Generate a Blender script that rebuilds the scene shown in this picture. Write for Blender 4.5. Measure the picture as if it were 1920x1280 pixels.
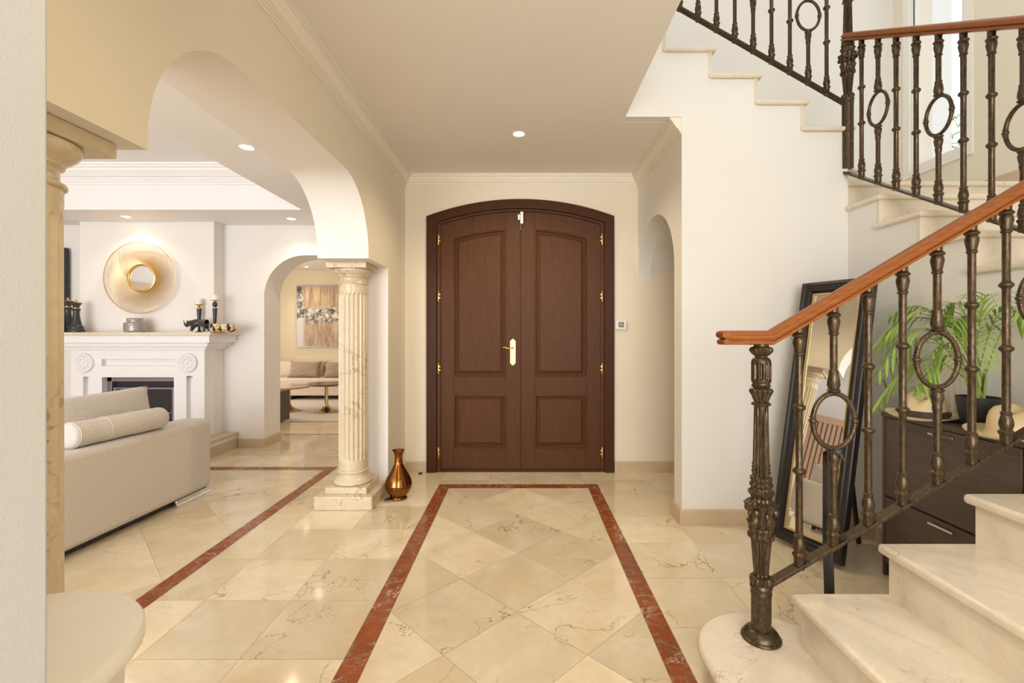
import bpy, math, random
from mathutils import Vector, Matrix
PI = math.pi
scn = bpy.context.scene
COL = scn.collection
for o in list(bpy.data.objects): bpy.data.objects.remove(o)

# ------------------------------------------------------------------ camera, world, lights, exposure
FPX = 875.0
cam = bpy.data.cameras.new('camera'); cam.sensor_width = 36; cam.lens = FPX / 1920 * 36
cam.shift_x = -(978 - 960) / 1920; cam.shift_y = -(640 - 625) / 1920
cam.clip_start = .02; cam.clip_end = 200
co = bpy.data.objects.new('camera', cam); COL.objects.link(co)
co.location = (0, 0, 1.25); co.rotation_euler = (PI / 2, 0, 0); scn.camera = co
vs = scn.view_settings
vs.view_transform = 'Standard'; vs.look = 'None'; vs.exposure = 0.1; vs.gamma = 1; vs.use_curve_mapping = False

w = bpy.data.worlds.new('world'); scn.world = w; w.use_nodes = True
wn = w.node_tree; wn.nodes.clear()
wo = wn.nodes.new('ShaderNodeOutputWorld'); wb = wn.nodes.new('ShaderNodeBackground')
wb.inputs['Color'].default_value = (.88, .94, 1, 1); wb.inputs['Strength'].default_value = 1.25
wn.links.new(wb.outputs[0], wo.inputs[0])

def area(name, loc, rot, sx, sy, power, color):
    l = bpy.data.lights.new(name, 'AREA'); l.shape = 'RECTANGLE'; l.size = sx; l.size_y = sy
    l.energy = power; l.color = color
    o = bpy.data.objects.new(name, l); COL.objects.link(o); o.location = loc; o.rotation_euler = rot
    return o
area('fill_behind_camera', (0.3, -2.9, 1.7), (PI / 2, 0, 0), 2.4, 2.0, 152, (1, .965, .92))  # added area light standing in for unseen openings behind the camera
area('living_room_fill', (-3.6, -2.9, 1.3), (PI / 2 + .18, 0, 0), 3.6, 2.3, 225, (.89, .94, 1))  # added living room fill, tilted up to brighten the ceiling
area('stairwell_top_fill', (1.9, 2.4, 5.3), (0, 0, 0), 2.2, 2.6, 26, (1, .985, .975))  # area light added high in the stairwell, no roof opening modelled
area('stair_side_fill', (3.2, -1.2, 2.6), (PI / 2, 0, math.radians(25)), 1.6, 2.4, 6, (.95, .97, 1))  # weak unseen fill added on the stair side
area('lounge_fill', (-5.6, 7.2, 1.4), (PI / 2, 0, -PI / 2), 2.4, 1.8, 55, (1, .93, .82))  # added warm area light filling the lounge from its left

# ------------------------------------------------------------------ materials
def lin(c):
    return tuple(((x / 255) / 12.92 if x <= 10 else ((x / 255 + .055) / 1.055) ** 2.4) for x in c)

class NT:
    def __init__(s, name):
        s.m = bpy.data.materials.new(name); s.m.use_nodes = True
        s.t = s.m.node_tree; s.b = s.t.nodes['Principled BSDF']
    def n(s, typ, **kw):
        x = s.t.nodes.new(typ)
        for k, v in kw.items():
            if k.startswith('_'): x.inputs[k[1:].replace('_', ' ')].default_value = v
            else: setattr(x, k, v)
        return x
    def l(s, a, b): s.t.links.new(a, b)
    def coords(s, scale=(1, 1, 1), rot=(0, 0, 0), src='Object'):
        tc = s.n('ShaderNodeTexCoord'); mp = s.n('ShaderNodeMapping')
        s.l(tc.outputs[src], mp.inputs[0]); mp.inputs['Scale'].default_value = scale; mp.inputs['Rotation'].default_value = rot
        return mp.outputs[0]
    def noise(s, vec, scale, detail=4, rough=.5, dist=0):
        x = s.n('ShaderNodeTexNoise'); s.l(vec, x.inputs['Vector'])
        x.inputs['Scale'].default_value = scale; x.inputs['Detail'].default_value = detail
        x.inputs['Roughness'].default_value = rough; x.inputs['Distortion'].default_value = dist
        return x.outputs[0]
    def ramp(s, fac, stops, interp='LINEAR'):
        r = s.n('ShaderNodeValToRGB'); s.l(fac, r.inputs[0]); r.color_ramp.interpolation = interp
        e = r.color_ramp.elements
        while len(e) < len(stops): e.new(.5)
        for i, (p, c) in enumerate(stops):
            e[i].position = p
            e[i].color = (c, c, c, 1) if isinstance(c, (int, float)) else (*c, 1)
        return r.outputs[0]
    def mix(s, fac, a, b, mode='MIX'):
        x = s.n('ShaderNodeMix'); x.data_type = 'RGBA'; x.blend_type = mode
        for i, v in ((0, fac), (6, a), (7, b)):
            if hasattr(v, 'links'): s.l(v, x.inputs[i])
            elif i == 0: x.inputs[0].default_value = v
            else: x.inputs[i].default_value = (*v, 1)
        return x.outputs[2]
    def math(s, op, a, b=0.0, c=None):
        x = s.n('ShaderNodeMath', operation=op)
        for i, v in enumerate((a, b, c)):
            if v is None: continue
            if hasattr(v, 'links'): s.l(v, x.inputs[i])
            else: x.inputs[i].default_value = v
        return x.outputs[0]
    def bump(s, h, strength=.2, dist=.002):
        x = s.n('ShaderNodeBump'); s.l(h, x.inputs['Height'])
        x.inputs['Strength'].default_value = strength; x.inputs['Distance'].default_value = dist
        s.l(x.outputs[0], s.b.inputs['Normal'])
    def base(s, v):
        if hasattr(v, 'links'): s.l(v, s.b.inputs['Base Color'])
        else: s.b.inputs['Base Color'].default_value = (*v, 1)
    def set(s, rough=.5, metal=0, coat=0, emit=None, estr=0, spec=None, sheen=0, trans=0):
        s.b.inputs['Roughness'].default_value = rough; s.b.inputs['Metallic'].default_value = metal
        s.b.inputs['Coat Weight'].default_value = coat
        if emit: s.b.inputs['Emission Color'].default_value = (*emit, 1); s.b.inputs['Emission Strength'].default_value = estr
        if spec is not None: s.b.inputs['Specular IOR Level'].default_value = spec
        if sheen: s.b.inputs['Sheen Weight'].default_value = sheen
        if trans: s.b.inputs['Transmission Weight'].default_value = trans

def paint(name, c, bump=.12, rough=.75, sc=260):
    k = NT(name); v = k.coords(); k.base(k.mix(k.ramp(k.noise(v, 1.3, 3), [(.3, 0.), (.7, 1.)]), c, tuple(x * .97 for x in c)))
    k.bump(k.noise(v, sc, 3, .6), bump, .002); k.set(rough); return k.m
def simple(name, c, rough=.5, metal=0, **kw):
    k = NT(name); v = k.coords(); k.base(k.mix(k.noise(v, 9, 3), tuple(x * .93 for x in c), tuple(min(1, x * 1.06) for x in c)))
    k.set(rough, metal, **kw)
    if 'straw' in name: k.bump(k.noise(k.coords((1, 1, 4)), 260, 2), .35, .001)
    return k.m

def marble(name, c1, c2, vein, rough=.2, tile=False, vscale=1.0, vein_amt=.6, coat=0, lw=.004, patch=None, spec=.5):
    k = NT(name); v = k.coords()
    if tile:
        at = k.n('ShaderNodeAttribute', attribute_name='tile')
        vm = k.n('ShaderNodeVectorMath', operation='MULTIPLY_ADD')
        k.l(at.outputs['Color'], vm.inputs[0]); vm.inputs[1].default_value = (37, 53, 29); k.l(v, vm.inputs[2]); v = vm.outputs[0]
    big = k.ramp(k.noise(v, 2.1 * vscale, 5, .6, .8), [(.3, 0.), (.7, 1.)])
    col = k.mix(big, c1, c2)
    fine = k.ramp(k.noise(v, 11 * vscale, 6, .7, 1.2), [(.35, .0), (.75, 1.)])
    col = k.mix(k.math('MULTIPLY', fine, .55), col, tuple(x * .74 for x in c1))
    # thin cracks: where a warped noise crosses one half
    n1 = k.noise(v, 1.5 * vscale, 6, .56, .5)
    a = k.math('ABSOLUTE', k.math('SUBTRACT', n1, .5)); line = k.ramp(a, [(.0, 1.), (lw, 0.)])
    br = k.ramp(k.noise(v, 2.0 * vscale, 2), [(.46, 0.), (.58, 1.)])
    line = k.math('MULTIPLY', k.math('MULTIPLY', line, br), vein_amt)
    n2 = k.noise(v, 3.6 * vscale, 6, .6, .4)
    a2 = k.math('ABSOLUTE', k.math('SUBTRACT', n2, .46)); l2 = k.ramp(a2, [(.0, 1.), (lw * 1.3, 0.)])
    br2 = k.ramp(k.noise(v, 1.9 * vscale, 2, .5, .4), [(.50, 0.), (.62, 1.)])
    l2 = k.math('MULTIPLY', k.math('MULTIPLY', l2, br2), vein_amt * .5)
    if patch: col = k.mix(k.ramp(k.noise(v, 5 * vscale, 5, .7, 1.5), [(.50, 0.), (.62, .8)]), col, patch)
    col = k.mix(k.math('MAXIMUM', line, l2), col, vein)
    if tile:
        sp = k.n('ShaderNodeSeparateColor'); k.l(at.outputs['Color'], sp.inputs[0])
        f = k.math('MULTIPLY_ADD', sp.outputs[2], .21, .83)
        cc = k.n('ShaderNodeCombineColor'); [k.l(f, cc.inputs[i]) for i in range(3)]
        col = k.mix(1.0, col, cc.outputs[0], 'MULTIPLY')
    k.base(col); k.set(rough, coat=coat, spec=spec); return k.m

M = {}
M['cream'] = paint('lamp_tinted_wall_paint', (.82, .745, .60))  # warm lamplight of the hall is tinted into this wall colour
M['pale'] = paint('pale_wall_paint', (.82, .80, .75), .10)
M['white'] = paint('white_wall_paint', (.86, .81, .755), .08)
M['ceil'] = paint('ceiling_paint', (.85, .81, .755), .04)
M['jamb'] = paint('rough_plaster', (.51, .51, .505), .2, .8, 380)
M['mould'] = paint('moulding_plaster', (.86, .80, .68), .02)
M['plaster'] = paint('white_plaster', (.90, .87, .85), .02, .5)
M['floor'] = marble('cream_marble_tiles', (.88, .77, .57), (.71, .56, .345), (.22, .12, .05), .10, True, 1.0, .85)
M['red'] = marble('red_marble_strip', (.36, .085, .018), (.19, .050, .018), (.72, .62, .52), .14, True, 2.4, .9, lw=.006, patch=(.31, .18, .11), spec=.25)
M['stone'] = marble('cream_marble', (.83, .75, .615), (.72, .62, .47), (.34, .22, .12), .22, False, 1.5, .6)
M['skirt'] = marble('beige_skirting_stone', (.66, .52, .35), (.58, .44, .28), (.35, .22, .12), .3, False, 1.5, .4)
M['column'] = marble('veined_column_marble', (.73, .615, .43), (.63, .50, .325), (.30, .17, .08), .25, False, 1.7, .8, lw=.009)
M['grout'] = simple('grout', (.60, .48, .32), .8)

def wood(name, c1, c2, rough=.4, stretch=(14, 14, 1.0), coat=0, spec=.3):
    k = NT(name); v = k.coords(stretch)
    n = k.noise(v, 6, 6, .65, .6); n2 = k.noise(k.coords((60, 60, 2)), 5, 3)
    col = k.mix(k.ramp(n, [(.3, 0.), (.7, 1.)]), c1, c2); col = k.mix(k.math('MULTIPLY', n2, .35), col, tuple(x * .55 for x in c1))
    k.base(col); k.bump(n2, .12, .001); k.set(rough, coat=coat, spec=spec); return k.m
M['door'] = wood('dark_walnut', (.084, .032, .012), (.122, .049, .020), .42, spec=.13)
M['doorframe'] = wood('darker_walnut', (.058, .021, .009), (.084, .032, .013), .42, spec=.13)
M['rail'] = wood('red_mahogany', (.22, .062, .013), (.35, .115, .026), .30, (2, 14, 14), .08, .2)
M['wenge'] = wood('wenge_veneer', (.085, .062, .050), (.125, .094, .078), .38, (14, 1.2, 14))
M['slat'] = wood('oak_slats', (.66, .42, .27), (.78, .53, .36), .5)
def patina():
    k = NT('bronzed_iron'); v = k.coords()
    n = k.ramp(k.noise(k.coords((1, 1, .35)), 120, 6, .75), [(.38, 0.), (.75, 1.)])
    col = k.mix(n, (.040, .030, .021), (.17, .11, .054))
    k.base(col); k.bump(k.noise(v, 260, 4, .7), .3, .001); k.set(.34, .7); return k.m
M['iron'] = patina()
M['gold'] = simple('polished_brass', (.78, .55, .20), .32, 1)
M['goldwire'] = simple('gold_wire', (.74, .54, .25), .35, .9)
M['brass2'] = simple('aged_brass', (.50, .37, .17), .25, 1)
M['copper'] = simple('brown_copper', (.26, .105, .032), .2, 1)
M['black'] = simple('black_lacquer', (.018, .015, .015), .3)
M['matblack'] = simple('matt_black_plastic', (.022, .022, .024), .5)
M['figure'] = simple('black_figurine', (.035, .033, .032), .38)
M['chrome'] = simple('chrome', (.7, .7, .72), .12, 1)
M['steel'] = simple('grey_steel', (.30, .30, .33), .35, .8)
M['mirror'] = simple('mirror_glass', (.86, .87, .86), .01, 1)
M['goldedge'] = simple('antique_gold_edge', (.55, .44, .22), .35, .8)
M['plastic'] = simple('white_plastic', (.82, .80, .76), .35)
M['table'] = simple('white_lacquer', (.80, .77, .68), .32)
M['wax'] = simple('candle_wax', (.88, .84, .76), .5)
M['soil'] = simple('soil', (.05, .03, .02), .9)
M['stem'] = simple('palm_stem', (.28, .36, .08), .5)
M['pvc'] = simple('white_window_frame', (.86, .83, .76), .35)
M['straw'] = None
def fabric(name, c, sc=420, bump=.35):
    k = NT(name); v = k.coords(); a = k.noise(k.coords((1, .35, 1)), sc, 2); b = k.noise(v, sc * .35, 3)
    m = k.math('ADD', k.math('MULTIPLY', a, .5), k.math('MULTIPLY', b, .5))
    k.base(k.mix(k.ramp(m, [(.35, 0.), (.65, 1.)]), tuple(x * .78 for x in c), tuple(min(1, x * 1.12) for x in c)))
    k.bump(m, bump, .002); k.set(.9, sheen=.2); return k.m
M['sofa'] = fabric('beige_upholstery', (.68, .62, .55))
M['sofa2'] = fabric('sand_upholstery', (.72, .60, .48))
M['fur'] = fabric('taupe_fur', (.36, .27, .20), 60, .8)
M['rug'] = fabric('pale_rug', (.62, .54, .48), 200)
M['straw'] = simple('woven_straw', (.80, .64, .39), .7)
M['band'] = simple('dark_ribbon', (.06, .035, .025), .6)
def leafmat():
    k = NT('palm_leaf'); v = k.coords(); k.base(k.mix(k.noise(v, 14, 2), (.10, .25, .03), (.42, .58, .09))); k.set(.38); return k.m
M['leaf'] = leafmat()
def bush():
    k = NT('garden_leaves'); v = k.coords(); k.base(k.mix(k.noise(v, 14, 2), (.18, .32, .06), (.5, .62, .2))); k.set(.5); return k.m
M['bush'] = bush()
def glass():
    k = NT('window_glass'); t = k.t; t.nodes.remove(k.b)
    tr = t.nodes.new('ShaderNodeBsdfTransparent'); gl = t.nodes.new('ShaderNodeBsdfGlossy'); gl.inputs['Roughness'].default_value = .02
    mx = t.nodes.new('ShaderNodeMixShader')
    mx.inputs[0].default_value = .06; t.links.new(tr.outputs[0], mx.inputs[1]); t.links.new(gl.outputs[0], mx.inputs[2])
    t.links.new(mx.outputs[0], t.nodes['Material Output'].inputs[0]); return k.m
M['glass'] = glass()
M['darkglass'] = simple('dark_glass', (.03, .03, .035), .08)
k = NT('lamp_bulb'); k.base((1, .9, .75)); k.set(.5, emit=(1, .86, .66), estr=26); M['bulb'] = k.m
def zebra():
    k = NT('zebra_glaze'); tc = k.n('ShaderNodeTexCoord'); sx = k.n('ShaderNodeSeparateXYZ'); k.l(tc.outputs['Object'], sx.inputs[0])
    an = k.math('MULTIPLY', k.math('ARCTAN2', sx.outputs[0], sx.outputs[1]), .095)
    zig = k.math('PINGPONG', an, .06)
    s = k.math('FRACT', k.math('MULTIPLY', k.math('ADD', sx.outputs[2], zig), 44))
    k.base(k.ramp(s, [(0., (.03, .03, .04)), (.52, (.78, .72, .62))], 'CONSTANT')); k.set(.12, .2, coat=.5); return k.m
M['zebra'] = zebra()
def mosaic():
    k = NT('gold_mosaic'); v = k.coords(); x = k.n('ShaderNodeTexVoronoi'); k.l(v, x.inputs['Vector']); x.inputs['Scale'].default_value = 28
    sp = k.n('ShaderNodeSeparateColor'); k.l(x.outputs['Color'], sp.inputs[0])
    k.base(k.ramp(sp.outputs[0], [(0., (.03, .02, .015)), (.33, (.70, .40, .07)), (.72, (.75, .68, .55))], 'CONSTANT')); k.set(.3, .1); return k.m
M['mosaic'] = mosaic()
def canvas():
    k = NT('abstract_canvas'); tc = k.n('ShaderNodeTexCoord'); sx = k.n('ShaderNodeSeparateXYZ'); k.l(tc.outputs['Object'], sx.inputs[0])
    v = k.coords((9, 9, 1.2)); drip = k.ramp(k.noise(v, 2.2, 5, .7), [(.35, (.30, .20, .12)), (.5, (.48, .35, .23)), (.7, (.66, .54, .42))])
    n = k.noise(k.coords(), 11, 6, .8, .5)
    blot = k.ramp(n, [(.40, (.04, .035, .035)), (.49, (.30, .27, .24)), (.57, (.80, .74, .64))])
    z = sx.outputs[2]; wob = k.math('MULTIPLY_ADD', k.noise(k.coords(), 5, 4), .35, -.175)
    d = k.math('ABSOLUTE', k.math('ADD', k.math('SUBTRACT', z, .03), wob)); band = k.ramp(d, [(.10, 1.), (.20, 0.)])
    lx = k.ramp(k.math('ADD', sx.outputs[0], wob), [(0.0, 1.), (.04, 0.)])
    lx2 = k.math('MULTIPLY', k.ramp(k.math('ADD', k.math('ADD', sx.outputs[0], wob), 1.0), [(.60, 1.), (.70, 0.)]), k.ramp(z, [(.0, 0.), (.05, 1.)]))
    lw = k.math('MULTIPLY', k.ramp(k.math('ADD', sx.outputs[0], 1.0), [(.62, 1.), (.70, 0.)]), k.ramp(k.math('ADD', z, 1.0), [(.93, 1.), (.99, 0.)]))
    c = k.mix(band, drip, blot); c = k.mix(lx2, c, blot); c = k.mix(k.math('MULTIPLY', lw, .75), c, (.80, .80, .80))
    k.base(c); k.set(.6); return k.m
M['canvas'] = canvas()

# ------------------------------------------------------------------ mesh helpers
class MB:
    def __init__(s): s.v = []; s.f = []; s.mi = []
    def add(s, vs, fs, mi=0, T=None):
        b = len(s.v)
        for p in vs:
            p = Vector(p); s.v.append(T @ p if T else p)
        for f in fs: s.f.append([b + i for i in f]); s.mi.append(mi)
        return s
    def box(s, x0, y0, z0, x1, y1, z1, mi=0, T=None):
        v = [(x, y, z) for x in (x0, x1) for y in (y0, y1) for z in (z0, z1)]
        f = [(0, 1, 3, 2), (4, 6, 7, 5), (0, 4, 5, 1), (2, 3, 7, 6), (0, 2, 6, 4), (1, 5, 7, 3)]
        return s.add(v, f, mi, T)
    def cbox(s, c, d, mi=0, T=None):
        return s.box(c[0] - d[0] / 2, c[1] - d[1] / 2, c[2] - d[2] / 2, c[0] + d[0] / 2, c[1] + d[1] / 2, c[2] + d[2] / 2, mi, T)
    def prism(s, poly, axis, a, b, mi=0, mia=None, mib=None, T=None):
        # poly in the two other axes in order; axis 'X': (y,z), 'Y': (x,z), 'Z': (x,y)
        def P(p, t): return {'X': (t, p[0], p[1]), 'Y': (p[0], t, p[1]), 'Z': (p[0], p[1], t)}[axis]
        n = len(poly); v = [P(p, a) for p in poly] + [P(p, b) for p in poly]
        s.add(v, [[i, (i + 1) % n, n + (i + 1) % n, n + i] for i in range(n)], mi, T)
        base = len(s.v) - 2 * n
        s.f.append([base + i for i in range(n)][::-1]); s.mi.append(mi if mia is None else mia)
        s.f.append([base + n + i for i in range(n)]); s.mi.append(mi if mib is None else mib)
        return s
    def lathe(s, prof, c=(0, 0, 0), seg=32, rf=None, mi=0, T=None, cap=True):
        v = []; n = len(prof)
        for r, z in prof:
            for j in range(seg):
                a = 2 * PI * j / seg; rr = max(rf(a, r, z) if rf else r, 0.0002)
                v.append((c[0] + rr * math.cos(a), c[1] + rr * math.sin(a), c[2] + z))
        f = [[i * seg + j, i * seg + (j + 1) % seg, (i + 1) * seg + (j + 1) % seg, (i + 1) * seg + j] for i in range(n - 1) for j in range(seg)]
        if cap:
            f.append([j for j in range(seg)][::-1]); f.append([(n - 1) * seg + j for j in range(seg)])
        return s.add(v, f, mi, T)
    def sweep(s, path, prof, nrm, closed=False, mi=0, T=None):
        path = [Vector(p) for p in path]; nrm = Vector(nrm).normalized(); n = len(path); m = len(prof); rings = []
        for i in range(n):
            pv = path[i] - path[i - 1] if (i > 0 or closed) else None
            nx = path[(i + 1) % n] - path[i] if (i < n - 1 or closed) else None
            d = (nx if nx is not None else pv).normalized()
            if pv is not None and nx is not None: mn = (pv.normalized() + nx.normalized()).normalized()
            else: mn = d
            sd = nrm.cross(d); ring = []
            for a, b in prof:
                p = path[i] + nrm * a + sd * b; t = -(p - path[i]).dot(mn) / d.dot(mn); ring.append(p + d * t)
            rings.append(ring)
        v = [p for r in rings for p in r]; f = []
        for i in range(n if closed else n - 1):
            k = (i + 1) % n
            for j in range(m): f.append([i * m + j, i * m + (j + 1) % m, k * m + (j + 1) % m, k * m + j])
        if not closed: f.append(list(range(m))[::-1]); f.append([(n - 1) * m + j for j in range(m)])
        return s.add(v, f, mi, T)
    def tube(s, path, rad, seg=8, closed=False, mi=0, T=None):
        path = [Vector(p) for p in path]; n = len(path); v = []; up = None
        for i in range(n):
            a = path[(i - 1) % n] if (i > 0 or closed) else path[i]; b = path[(i + 1) % n] if (i < n - 1 or closed) else path[i]
            d = (b - a).normalized()
            if up is None:
                up = d.orthogonal().normalized()
            up = (up - d * up.dot(d)).normalized(); sd = d.cross(up)
            r = rad(i / (n - 1)) if callable(rad) else rad
            for j in range(seg):
                t = 2 * PI * j / seg; v.append(path[i] + (up * math.cos(t) + sd * math.sin(t)) * r)
        f = [[i * seg + j, i * seg + (j + 1) % seg, ((i + 1) % n) * seg + (j + 1) % seg, ((i + 1) % n) * seg + j] for i in range(n if closed else n - 1) for j in range(seg)]
        if not closed: f.append(list(range(seg))[::-1]); f.append([(n - 1) * seg + j for j in range(seg)])
        return s.add(v, f, mi, T)
    def ball(s, c, r, seg=16, rings=10, T=None, mi=0):
        r = r if hasattr(r, '__len__') else (r, r, r); v = []
        for i in range(rings + 1):
            t = PI * i / rings
            for j in range(seg):
                a = 2 * PI * j / seg
                v.append((c[0] + r[0] * max(math.sin(t), .01) * math.cos(a), c[1] + r[1] * max(math.sin(t), .01) * math.sin(a), c[2] - r[2] * math.cos(t)))
        f = [[i * seg + j, i * seg + (j + 1) % seg, (i + 1) * seg + (j + 1) % seg, (i + 1) * seg + j] for i in range(rings) for j in range(seg)]
        f.append(list(range(seg))[::-1]); f.append([rings * seg + j for j in range(seg)])
        return s.add(v, f, mi, T)
    def pillow(s, w, d, t, n=18, T=None, corner=.1, lump=0., seed=1):
        rnd = random.Random(seed); ph = [rnd.uniform(0, 6) for _ in range(6)]; v = []
        for side in (1, -1):
            for i in range(n + 1):
                for j in range(n + 1):
                    u = -1 + 2 * i / n; q = -1 + 2 * j / n
                    k = 1 - corner * (1 - (u * q) ** 2) * 0 ; pin = 1 - corner * ((1 - abs(q) ** 2) * 0 + 0)
                    x = w / 2 * u * (1 - corner * (1 - q * q)); y = d / 2 * q * (1 - corner * (1 - u * u))
                    h = t / 2 * ((1 - abs(u) ** 2.6) * (1 - abs(q) ** 2.6)) ** .42
                    h *= 1 + lump * (math.sin(5 * u + ph[0] + 3 * q) + math.sin(7 * q + ph[1] - 4 * u) + math.sin(11 * u * q + ph[2]))
                    v.append((x, y, side * h))
        N = (n + 1) ** 2; f = []
        for i in range(n):
            for j in range(n):
                a = i * (n + 1) + j; q = [a, a + n + 1, a + n + 2, a + 1]
                f.append(q); f.append([N + x for x in q][::-1])
        s.add(v, f, 0, T); s.weld = True; return s
    def build(s, name, mat, parent=None, smooth=None, bevel=None, bseg=2, loc=None, sub=0):
        me = bpy.data.meshes.new(name); me.from_pydata([tuple(p) for p in s.v], [], s.f)
        mats = mat if isinstance(mat, (list, tuple)) else [mat]
        for m in mats: me.materials.append(m)
        for p, i in zip(me.polygons, s.mi): p.material_index = i
        import bmesh
        bm = bmesh.new(); bm.from_mesh(me)
        if getattr(s, 'weld', False): bmesh.ops.remove_doubles(bm, verts=bm.verts, dist=1e-4)
        bmesh.ops.recalc_face_normals(bm, faces=bm.faces); bm.to_mesh(me); bm.free()
        if smooth is not None:
            for p in me.polygons: p.use_smooth = True
            if smooth < 180: me.set_sharp_from_angle(angle=math.radians(smooth))
        o = bpy.data.objects.new(name, me); COL.objects.link(o)
        if parent: o.parent = parent
        if loc: o.location = loc
        if bevel:
            b = o.modifiers.new('bevel', 'BEVEL'); b.width = bevel; b.segments = bseg; b.limit_method = 'ANGLE'; b.angle_limit = math.radians(40)
            for p in me.polygons: p.use_smooth = True
            me.set_sharp_from_angle(angle=math.radians(50 if smooth is None else max(smooth, 30)))
            b.harden_normals = True
        if sub:
            b = o.modifiers.new('sub', 'SUBSURF'); b.levels = sub; b.render_levels = sub
        return o

def tag(o, label, cat, group=None, kind=None):
    o['label'] = label; o['category'] = cat
    if group: o['group'] = group
    if kind: o['kind'] = kind
    return o
def thing(name, loc, label, cat, group=None, rz=0, kind=None):
    o = bpy.data.objects.new(name, None); COL.objects.link(o); o.location = loc; o.rotation_euler = (0, 0, rz)
    o.empty_display_size = .1
    return tag(o, label, cat, group, kind)
def copy_tree(o, parent=None):
    c = o.copy(); COL.objects.link(c); c.parent = parent
    for ch in [x for x in COL.objects if x.parent == o]: copy_tree(ch, c)
    return c
def struct(o, label, cat): return tag(o, label, cat, None, 'structure')
def arc(cx, cy, r, a0, a1, n): return [(cx + r * math.cos(math.radians(a0 + (a1 - a0) * i / n)), cy + r * math.sin(math.radians(a0 + (a1 - a0) * i / n))) for i in range(n + 1)]

# ------------------------------------------------------------------ floor: real tiles with a colour of their own
random.seed(4)
def clip(poly, x0, y0, x1, y1):
    for ax, lim, sg in ((0, x0, 1), (0, x1, -1), (1, y0, 1), (1, y1, -1)):
        out = []
        for i in range(len(poly)):
            a = poly[i - 1]; b = poly[i]; da = sg * (a[ax] - lim); db = sg * (b[ax] - lim)
            if (da >= 0) != (db >= 0):
                t = da / (da - db); out.append((a[0] + (b[0] - a[0]) * t, a[1] + (b[1] - a[1]) * t))
            if db >= 0: out.append(b)
        poly = out
        if not poly: return []
    return poly
fv = []; ff = []; fm = []; fr = []
G = .0006
def addtile(poly, mi):
    if len(poly) < 3: return
    A = abs(sum(poly[i - 1][0] * poly[i][1] - poly[i][0] * poly[i - 1][1] for i in range(len(poly)))) / 2
    if A < 2e-4: return
    b = len(fv); fv.extend((x, y, 0.0) for x, y in poly); ff.append(list(range(b, b + len(poly)))); fm.append(mi)
    fr.append((random.random(), random.random(), random.random() ** .8))
def aligned(x0, y0, x1, y1, ox, oy, sx=.4, sy=.4, mi=0):
    i0 = math.floor((x0 - ox) / sx); j0 = math.floor((y0 - oy) / sy)
    for i in range(i0, int((x1 - ox) / sx) + 2):
        for j in range(j0, int((y1 - oy) / sy) + 2):
            a = ox + i * sx; c = oy + j * sy
            addtile(clip([(a + G, c + G), (a + sx - G, c + G), (a + sx - G, c + sy - G), (a + G, c + sy - G)], x0 + G, y0 + G, x1 - G, y1 - G), mi)
def diamonds(x0, y0, x1, y1, ox, oy, h):
    for i in range(int((x0 - ox) / h) - 2, int((x1 - ox) / h) + 3):
        for j in range(int((y0 - oy) / h) - 2, int((y1 - oy) / h) + 3):
            if (i + j) % 2: continue
            cx = ox + i * h; cy = oy + j * h; g = h - G * 1.4
            addtile(clip([(cx - g, cy), (cx, cy - g), (cx + g, cy), (cx, cy + g)], x0 + G, y0 + G, x1 - G, y1 - G), 0)
YN = -3.0
diamonds(-.588, YN, .539, 3.772, -.0245, 2.661 + .282, .282)
aligned(-.6825, YN, -.588, 3.872, -.6825, 2.1, .2, .44, 1); aligned(.539, YN, .630, 3.872, .5, 1.99, .2, .4, 1)
aligned(-.588, 3.772, .539, 3.872, -.35, 3.7, .36, .3, 1)
aligned(-.6825, 3.872, .63, 4.24, -.28, 3.98)
aligned(-1.716, YN, -.6825, 4.375, -1.0825, 1.79, .4, .397)
aligned(-1.81, YN, -1.716, 4.27, -1.9, 1.2, .3, .5, 1); aligned(-6.2, 4.27, -1.716, 4.375, -6.2, 4.2, .55, .4, 1)
diamonds(-6.2, YN, -1.81, 4.27, -1.81, 3.2, .282)
aligned(-6.2, 4.375, -1.0, 5.76, -1.81, 4.375); aligned(-6.2, 5.76, -1.4, 5.80, -6, 5.7, .6, .4, 1)
aligned(-6.2, 5.80, -1.4, 9.6, -1.81, 5.80)
aligned(.63, YN, 3.4, 4.24, .63, 1.986)
bx0 = len(fv)
for (x0, y0, x1, y1) in ((-6.2, YN, 3.4, 4.24), (-6.2, 4.24, -1.0, 9.6)):
    b = len(fv); fv += [(x0, y0, -.0016), (x1, y0, -.0016), (x1, y1, -.0016), (x0, y1, -.0016)]; ff.append([b, b + 1, b + 2, b + 3]); fm.append(2); fr.append((0, 0, 0))
me = bpy.data.meshes.new('floor'); me.from_pydata(fv, [], ff)
for m in (M['floor'], M['red'], M['grout']): me.materials.append(m)
ca = me.color_attributes.new('tile', 'FLOAT_COLOR', 'CORNER')
for p, mi, r in zip(me.polygons, fm, fr):
    p.material_index = mi
    for li in p.loop_indices: ca.data[li].color = (*r, 1)
fl = bpy.data.objects.new('floor', me); COL.objects.link(fl)
struct(fl, 'polished cream marble tiled floor with red marble border strips', 'floor')

# ------------------------------------------------------------------ walls
XW = -1.05; XB = -1.40; YD = 4.21; ZS = 1.765; ZC = 2.67
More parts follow.
